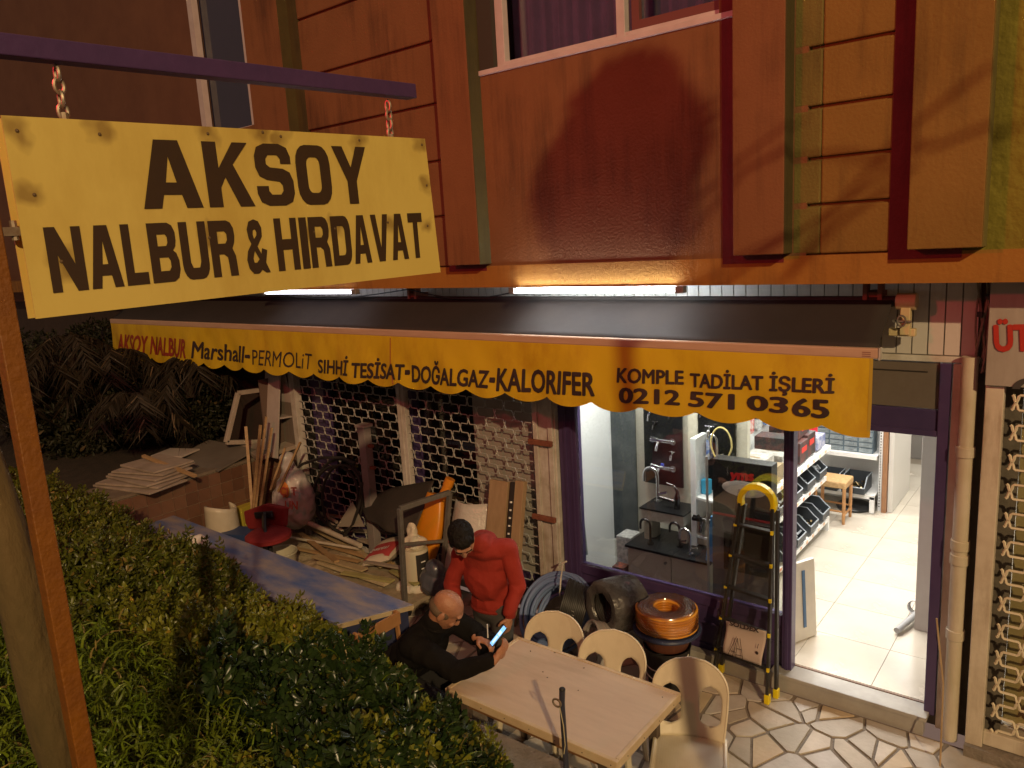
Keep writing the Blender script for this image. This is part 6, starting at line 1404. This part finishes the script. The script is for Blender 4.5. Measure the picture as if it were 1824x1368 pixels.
def scatter(n, x0, x1, y0, y1, depth, cond=None):
    x = rng.uniform(x0, x1, n); y = rng.uniform(y0, y1, n); zc = canopy(x, y); zs = soil_np(x, y); ok = zc > zs+.02
    if cond is not None: ok &= cond(x, y)
    gap = np.sin(x*13+2*np.sin(y*9))*np.cos(y*15+x*3) > .72; ok &= ~(gap & (rng.random(n) < .75))
    x, y, zc, zs = x[ok], y[ok], zc[ok], zs[ok]; z = zc + .05*(rng.random(len(x)) < .10)*rng.random(len(x)) - rng.random(len(x))**1.5*np.minimum(depth, zc-zs)
    e = .04; gx = (canopy(x+e, y)-canopy(x-e, y))/(2*e); gy = (canopy(x, y+e)-canopy(x, y-e))/(2*e)
    D = np.stack([-gx, -gy, np.ones_like(x)], 1); D = unit(D)*.9+np.array([.62,-.5,.2])+rng.normal(size=(len(x), 3))*.55
    return np.stack([x, y, z], 1), D
def shrub(name, label, n, x0, x1, y0, y1, m, L, W, leaves, cond=None, depth=.3, tilt=.55):
    t = T(name, label, 'shrub', ((x0+x1)/2, (y0+y1)/2, float(soil_np(0, (y0+y1)/2))), 'shrubs filling the planter')
    P, D = scatter(n, x0, x1, y0, y1, depth, cond)
    # upright shoots that break the outline
    ns = min(n//45, len(P)); k = rng.choice(len(P), ns, replace=False); SP = [P[0]]; SD = [D[0]]
    for i in k:
        if P[i][2] < canopy(P[i][0], P[i][1])-.06: continue
        h = rng.uniform(.05, .16); d = np.array([rng.normal()*.3, rng.normal()*.3, 1.]); d /= np.linalg.norm(d)
        for q in range(5): SP.append(P[i]+d*h*(q+1)/5); SD.append(d+rng.normal(size=3)*.15)
    P = np.concatenate([P, np.array(SP)]); D = np.concatenate([D, np.array(SD)])
    V, F = whorls(P, D, leaves, L, W, tilt); fast_mesh('foliage', V, F, m, t, 'stuff')
    b = MB(); k = rng.choice(len(P), min(70, len(P)), replace=False)
    for i in k: p = Vector(P[i]); q = Vector((p.x+rng.uniform(-.08,.08), p.y+rng.uniform(-.08,.08), float(soil_np(p.x, p.y)))); b.tube([p, p.lerp(q, .5)+Vector((.02,.01,0)), q], [.003,.005,.007], 5)
    b.obj('stems', oldwood, t, smooth=True, kind='stuff')
    return t
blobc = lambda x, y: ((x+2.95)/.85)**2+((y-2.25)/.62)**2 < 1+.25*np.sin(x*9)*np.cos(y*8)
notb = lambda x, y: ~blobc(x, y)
shrub('hedge_shrub', 'dark small-leaved shrub at the far left under the sign post', 5200, -9.6, -6.3, 1.9, 2.95, leafE, .055, .020, 7)
shrub('hedge_shrub', 'mid green shrub poking up before the middle of the blue counter', 7500, -6.4, -4.6, 1.4, 2.95, leafE, .050, .020, 6)
shrub('hedge_shrub', 'bright yellow-green shrub before the right end of the blue counter', 9500, -4.65, -2.3, 1.75, 2.95, leafA, .047, .020, 7, notb)
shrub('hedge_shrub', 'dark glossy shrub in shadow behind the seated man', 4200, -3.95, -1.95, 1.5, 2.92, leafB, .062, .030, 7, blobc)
shrub('hedge_shrub', 'low shrub by the kerb at the bottom beside the table', 1800, -2.9, -1.7, 1.3, 2.6, leafA, .050, .024, 6, None)
# ground cover: weeds and grass
t_ = []
n = 17000; x = rng.uniform(-8.5, -1.6, n); y = rng.uniform(.55, 2.65, n); base = np.maximum(soil_np(x, y)-.02, 0)
dz = np.clip(canopy(x, y)-soil_np(x, y)-.03, .02, .9)
P_ = np.stack([x, y, soil_np(x, y)+dz*rng.uniform(.45, 1.02, n)], 1); D_ = np.stack([rng.normal(size=n)*.35, rng.normal(size=n)*.35, np.ones(n)], 1)
V, F = blades(P_, D_, .15, .011, 1.2); g1 = fast_mesh('tall_grass', V, F, leafC, None, 'stuff'); tag(g1, 'long arching grass blades growing among the planter shrubs', 'grass')
n = 26000; x = rng.uniform(-6.5, -1.2, n); y = rng.uniform(.3, 1.75, n); zt_ = soil_np(x, y)+np.clip(canopy(x, y)-soil_np(x, y), .0, .30)*rng.uniform(0, 1, n)
P_ = np.stack([x, y, zt_-.02], 1); D_ = np.stack([rng.normal(size=n)*.5, rng.normal(size=n)*.5, np.ones(n)], 1)
V, F = blades(P_, D_, .13, .009, .9); g2 = fast_mesh('lawn_grass', V, F, leafC, None, 'stuff'); tag(g2, 'bright green grass tufts at the bottom left of the planter', 'grass')
# palm fronds at the dark left
for k, (px, py, yv, a, ln) in enumerate(((120,600,4.2,-.2,1.7),(200,625,4.6,.3,1.6),(60,640,3.8,-.7,1.5),(330,640,5.0,.6,1.2),(240,700,4.4,-1.3,1.3),(20,700,3.7,.1,1.3))):
    c = at(px, py, y=yv); t = T('palm_frond_plant', ['drooping dry palm crown hanging highest in the dark left corner','palm crown under the left end of the awning','palm crown at the far left edge','short palm crown nearest to the old window frame','low palm crown above the weathered boards','low dark palm crown behind the orange post'][k], 'palm', c, 'palm crowns in the dark corner')
    for f in range(7):
        an = a+f*.9; d = Vector((math.cos(an), math.sin(an)*.8, .35-.12*(f % 3))); pts = [c+d*ln*.55*s_+Vector((0,0,-.75*ln*.55*s_*s_)) for s_ in [i/10 for i in range(11)]]
        P_ = []; D_ = []
        for i in range(120):
            s_ = rng.uniform(.1, 1); j = min(9, int(s_*10)); p = pts[j].lerp(pts[j+1], s_*10-j); P_.append(p); dd = (pts[j+1]-pts[j]).normalized(); sd = dd.cross(Vector((0,0,1))).normalized()*(1 if i % 2 else -1); D_.append(dd*.5+sd*.8+Vector((0,0,-.5)))
        V, F = blades(np.array(P_), np.array(D_), .34, .017, .5, 3); fast_mesh('frond', V, F, leafD, t)
    MB().tube([c, c+Vector((0,0,-.5))], [.05,.06], 10).obj('trunk', mat('dark_palm_fibre', (.03,.02,.012), rough=.95), t, smooth=True)
# rubbish on the hedge
cup = blob(MB().ell(at(440, 1335, y=1.75), (.035,.03,.03)).ell(at(450, 1345, y=1.75), (.03,.02,.03)), 'paper_scrap', mat('scrap_white', (.55,.52,.48), rough=.8), None, .006, 1, disp=.02, dscale=40); tag(cup, 'crumpled pale paper scrap caught in the weeds', 'litter')
wr = T('foam_offcut', 'broken white foam offcut lying between the shrub and the blue counter', 'foam', at(340, 970, y=3.25)); b = MB(); e0 = at(338, 968, y=3.05); b.ell(e0, (.12,.06,.05), RZ(.4)); b.ell(e0+Vector((.12,.02,.02)), (.07,.05,.05)); blob(b, 'foam', mat('foam_white', (.6,.56,.5), rough=.8), wr, .012, 1, disp=.03, dscale=12)
# street tree beside the camera whose crown shades the middle of the facade
st_t = T('street_tree', 'slim street tree at the roadside right of the view, throwing its shadow on the facade', 'tree', (.62, 1.30, 1.4))
tp_ = [Vector(q) for q in ((.72,1.56,1.3), (.70,1.58,3.0), (.66,1.62,4.9), (.62,1.66,5.8))]
MB().tube(tp_, [.075,.06,.05,.03], 12).obj('trunk', trunk_m, st_t, smooth=True)
b = MB(); tips = []
for (dx, dy, dz, L) in ((-.3,.5,.5,.6),(.3,-.4,.6,.6),(-.1,.1,.9,.7),(.5,.4,.2,.8),(.9,.2,.6,1.1),(1.0,-.7,.9,1.2),(.7,.9,.4,1.3)):
    d = Vector((dx,dy,dz)).normalized(); p0 = tp_[2].lerp(tp_[3], random.random()); p1 = p0+d*L*.5+Vector((0,0,.05)); p2 = p0+d*L+Vector((random.uniform(-.1,.1),0,.02)); b.tube([p0, p1, p2], [.022,.014,.006], 8); tips += [p1, p2]
b.obj('limbs', trunk_m, st_t, smooth=True)
cl = [(Vector((.60,1.38,5.05)), .34), (Vector((.45,1.55,4.75)), .24), (Vector((.78,1.22,4.80)), .26), (Vector((.52,1.48,5.35)), .20), (Vector((.80,1.15,5.22)), .17), (Vector((.66,1.32,4.45)), .17)]
Ps = []; Ds = []
for c, r_ in cl:
    k = int(900*r_*r_/.09); q = unit(rng.normal(size=(k, 3))); c = c+Vector((0,.31,.92)); r_ = r_*1.18; k = int(800*r_*r_/.09); q = unit(rng.normal(size=(k, 3))); Ps.append(np.array(c)[None]+q*(r_*rng.random(k)**.35)[:, None]); Ds.append(q+rng.normal(size=(k,3))*.4)
V, F = whorls(np.concatenate(Ps), np.concatenate(Ds), 6, .075, .035, .5); fast_mesh('crown', V, F, leafB, st_t, 'stuff')

# overhead cables across the street; their shadows cross the facade
for k, pts in enumerate((((1395,505),(1440,440),(1500,360),(1595,255),(1720,160)), ((1215,440),(1300,335),(1400,285),(1500,275),(1620,300),(1750,250),(1824,225)), ((1400,500),(1500,395),(1590,330)))):
    q = [at(a, b_, y=YF).lerp(STREET, .21) for a, b_ in pts]; q[0] = q[0]
    tag(MB().tube(q, .014, 6).obj('overhead_cable', black, smooth=True), ['longest', 'most sagging', 'shortest'][k]+' overhead cable crossing the street right of the view', 'cable', 'overhead cables')

for k, nm in enumerate(('orange_render', 'ochre_panel_render', 'brown_orange_render', 'ochre_band_paint', 'red_band_paint', 'green_paint', 'green_stucco', 'olive_paint')): weather(MATS[nm], .75, (8, 8, .6), seed=k)
weather(MATS['white_cladding'], .6, (14, 14, 2.0), (.45,.36,.28)); weather(MATS['yellow_valance'], .55, (5, 5, 2.2), (.62,.40,.20)); weather(MATS['greyish_white_board'], .5, (7, 7, 1), (.5,.45,.38))
weather(MATS['cream_metal'], .7, (10, 10, 1.2), (.35,.25,.16)); weather(MATS['aged_pipe'], .5, (12, 12, 1.0), (.5,.4,.28)); weather(MATS['dirty_white_metal'], .7, (9, 9, .9), (.35,.26,.18))
weather(MATS['pale_laminate'], .35, (2.5, 9, 3), (.62,.55,.50)); weather(MATS['cream_plastic'], .3, (9, 9, 5), (.6,.52,.42)); weather(MATS['cream_floor_tile'], .3, (3, 3, 3), (.75,.70,.62)); weather(MATS['sign_yellow'], .4, (5, 5, 2), (.62,.48,.25)); weather(MATS['orange_post_paint'], .7, (12, 12, 2), (.35,.2,.15))

# more stock: blister packs on the gondola back, price rails, boxes under the window
pk_ms = [mat('pack_red', (.5,.04,.03), (.6,.55,.5), rough=.4, nscale=30, contrast=2), mat('pack_blue', (.05,.15,.45), (.6,.6,.6), rough=.4, nscale=30, contrast=2), mat('pack_green', (.06,.30,.10), (.6,.6,.55), rough=.4, nscale=30, contrast=2), mat('pack_white', (.62,.60,.56), (.3,.3,.3), rough=.4, nscale=35, contrast=2), mat('pack_black', (.03,.03,.03), (.4,.1,.05), rough=.4, nscale=30, contrast=2)]
rp_ = random.Random(21); words = ['red', 'blue', 'green', 'white', 'black']
for i in range(9):
    for j in range(2):
        k = rp_.randrange(5); y = 6.45+i*.24; z = 1.50+.0*j
        if j: continue
        tag(MB().box((-2.86, y, 1.62), (.03, .15, .20), RX(rp_.uniform(-.1,.1))).obj('blister_pack', pk_ms[k]), '%s blister pack hanging on the aisle shelf back, number %d from the window' % (words[k], i+1) if False else '%s blister pack hanging %s the aisle cartons' % (words[k], ['nearest above','second above','third above','fourth above','mid-way above','sixth above','seventh above','eighth above','farthest above'][i]), 'pack', 'packs hanging on the aisle shelf')
pr = MB()
for z, d in ((1.135, -2.392), (.765, -2.432), (.295, -2.392)):
    for k in range(11): pr.box((d, 6.4+k*.2, z), (.003, .05, .03))
po = pr.obj('price_tags', mat('price_tag', (.7,.66,.45), (.7,.2,.1), rough=.5, nscale=25, contrast=3), go)
for k, (x, y, w, d, h, m_, lb) in enumerate(((-3.62, 6.2, .16, .2, .55, pk_ms[3], 'tall white printed carton left of the tap cabinet'), (-3.60, 6.0, .12, .12, .30, pk_ms[4], 'small black carton at the foot of the white one in the window'), (-2.56, 6.15, .10, .22, .80, pk_ms[1], 'slim blue and white carton right of the tap cabinet'))):
    tag(MB().b2(x-w/2, x+w/2, y-d/2, y+d/2, .152, .152+h).obj('carton', m_, bevel=.003), lb, 'carton')
for k, (x, z) in enumerate(((-3.46, 2.05), (-3.26, 2.1), (-3.42, 1.78), (-3.24, 1.50))):
    tap((x, 6.45, z), .9, B1, 1, chrome if k % 2 else gd)
for k, (x, z) in enumerate(((-2.93, 1.95), (-2.70, 2.0), (-2.93, 1.45), (-2.68, 1.33))):
    tap((x, 6.45, z), .9, B2, 1, chrome if k % 2 else gd)

# dark foliage filling the corner behind the tiled wall
for k, (px, py, yv, r_) in enumerate(((130, 770, 4.3, .75), (250, 745, 5.0, .8), (70, 690, 4.4, .9), (340, 720, 5.35, .55), (180, 660, 5.3, .8))):
    c = at(px, py, y=yv); t = T('dark_shrub', ['dark leafy shrub behind the weathered boards', 'dark leafy shrub filling the corner below the awning end', 'dark leafy shrub at the left edge behind the post', 'small dark shrub beside the leaning window frame', 'tall dark shrub deepest in the left corner'][k], 'shrub', c, 'dark shrubs behind the tiled wall')
    q = unit(rng.normal(size=(1500, 3))); Pq = np.array(c)[None]+q*np.array([r_*1.2, r_*.8, r_])[None]*(rng.random(1500)**.4)[:, None]
    V, F = whorls(Pq, q+rng.normal(size=q.shape)*.4, 5, .09, .035, .5); fast_mesh('foliage', V, F, leafF, t, 'stuff')
    MB().tube([c, (c.x, c.y, 1.05)], [.03, .05], 8).obj('stem', MATS['dark_palm_fibre'], t, smooth=True)

# third level: pieces that belong to a part
def under(child, part):
    child.matrix_parent_inverse = WM(part).inverted() @ WM(child.parent) @ child.matrix_parent_inverse; child.parent = part
RULES = [('awning', 'lettering', 'valance'), ('awning', 'seam', 'valance'), ('awning', 'valance_hem', 'valance'), ('awning', 'bar_sticker', 'front_bar'), ('awning', 'bar_cap', 'front_bar'), ('awning', 'crank_eye', 'gearbox'),
         ('hanging_sign', 'lettering', 'front_sheet'), ('hanging_sign', 'screw', 'front_sheet'), ('plastic_chair', 'seat_ribs', 'seat'), ('plastic_chair', 'seat_rim', 'seat'), ('plastic_chair', 'back_rim', 'backrest'),
         ('smartphone', 'screen_picture', 'screen'), ('folded_ladder', 'leaflet_lettering', 'paper_leaflet'), ('folded_ladder', 'leaflet_drawing', 'paper_leaflet'), ('folded_ladder', 'leaflet_mark', 'paper_leaflet'),
         ('cement_bag', 'red_print', 'bag'), ('cement_bag', 'bag_lettering', 'bag'), ('white_drum', 'black_label', 'drum'), ('white_drum', 'label_mark', 'drum'), ('display_cabinet', 'knob', 'door'), ('neighbour_sign', 'lettering', 'board'), ('neighbour_sign', 'round_symbol', 'board'),
         ('storage_bin', 'rim', 'bin'), ('brown_tub', 'blue_rim', 'tub'), ('long_table', 'nails', 'edge_strip'), ('shop_front', 'mullion_rib', 'mullion'), ('shop_front', 'lintel_rib', 'lintel'), ('shop_front', 'housing_seam', 'shutter_housing'), ('roller_grille', 'stile_rib', 'centre_stile'),
         ('back_shelf', 'slots', 'upright'), ('plastic_sack', 'red_print', 'sack'), ('plastic_sack', 'orange_print', 'sack'), ('basin_carton', 'lettering', 'carton'), ('basin_carton', 'basin_print', 'carton'), ('basin_carton', 'red_stripe', 'carton'), ('grey_bollard', 'lug', 'shaft'), ('apartment_building', 'window_pane', 'window_frame'), ('person', 'cuff', 'sweater'), ('person', 'hem', 'sweater'), ('person', 'collar', 'jacket')]
base = lambda o: o.name.split('.')[0]
tops = [o for o in bpy.data.objects if o.parent is None and o.type == 'EMPTY']
for t in tops:
    ch = [c for c in bpy.data.objects if c.parent == t]
    for (tn, cn, pn) in RULES:
        if base(t) != tn: continue
        ps = [c for c in ch if base(c) == pn]
        if ps:
            for c in ch:
                if base(c) == cn and c.parent == t: under(c, ps[0])
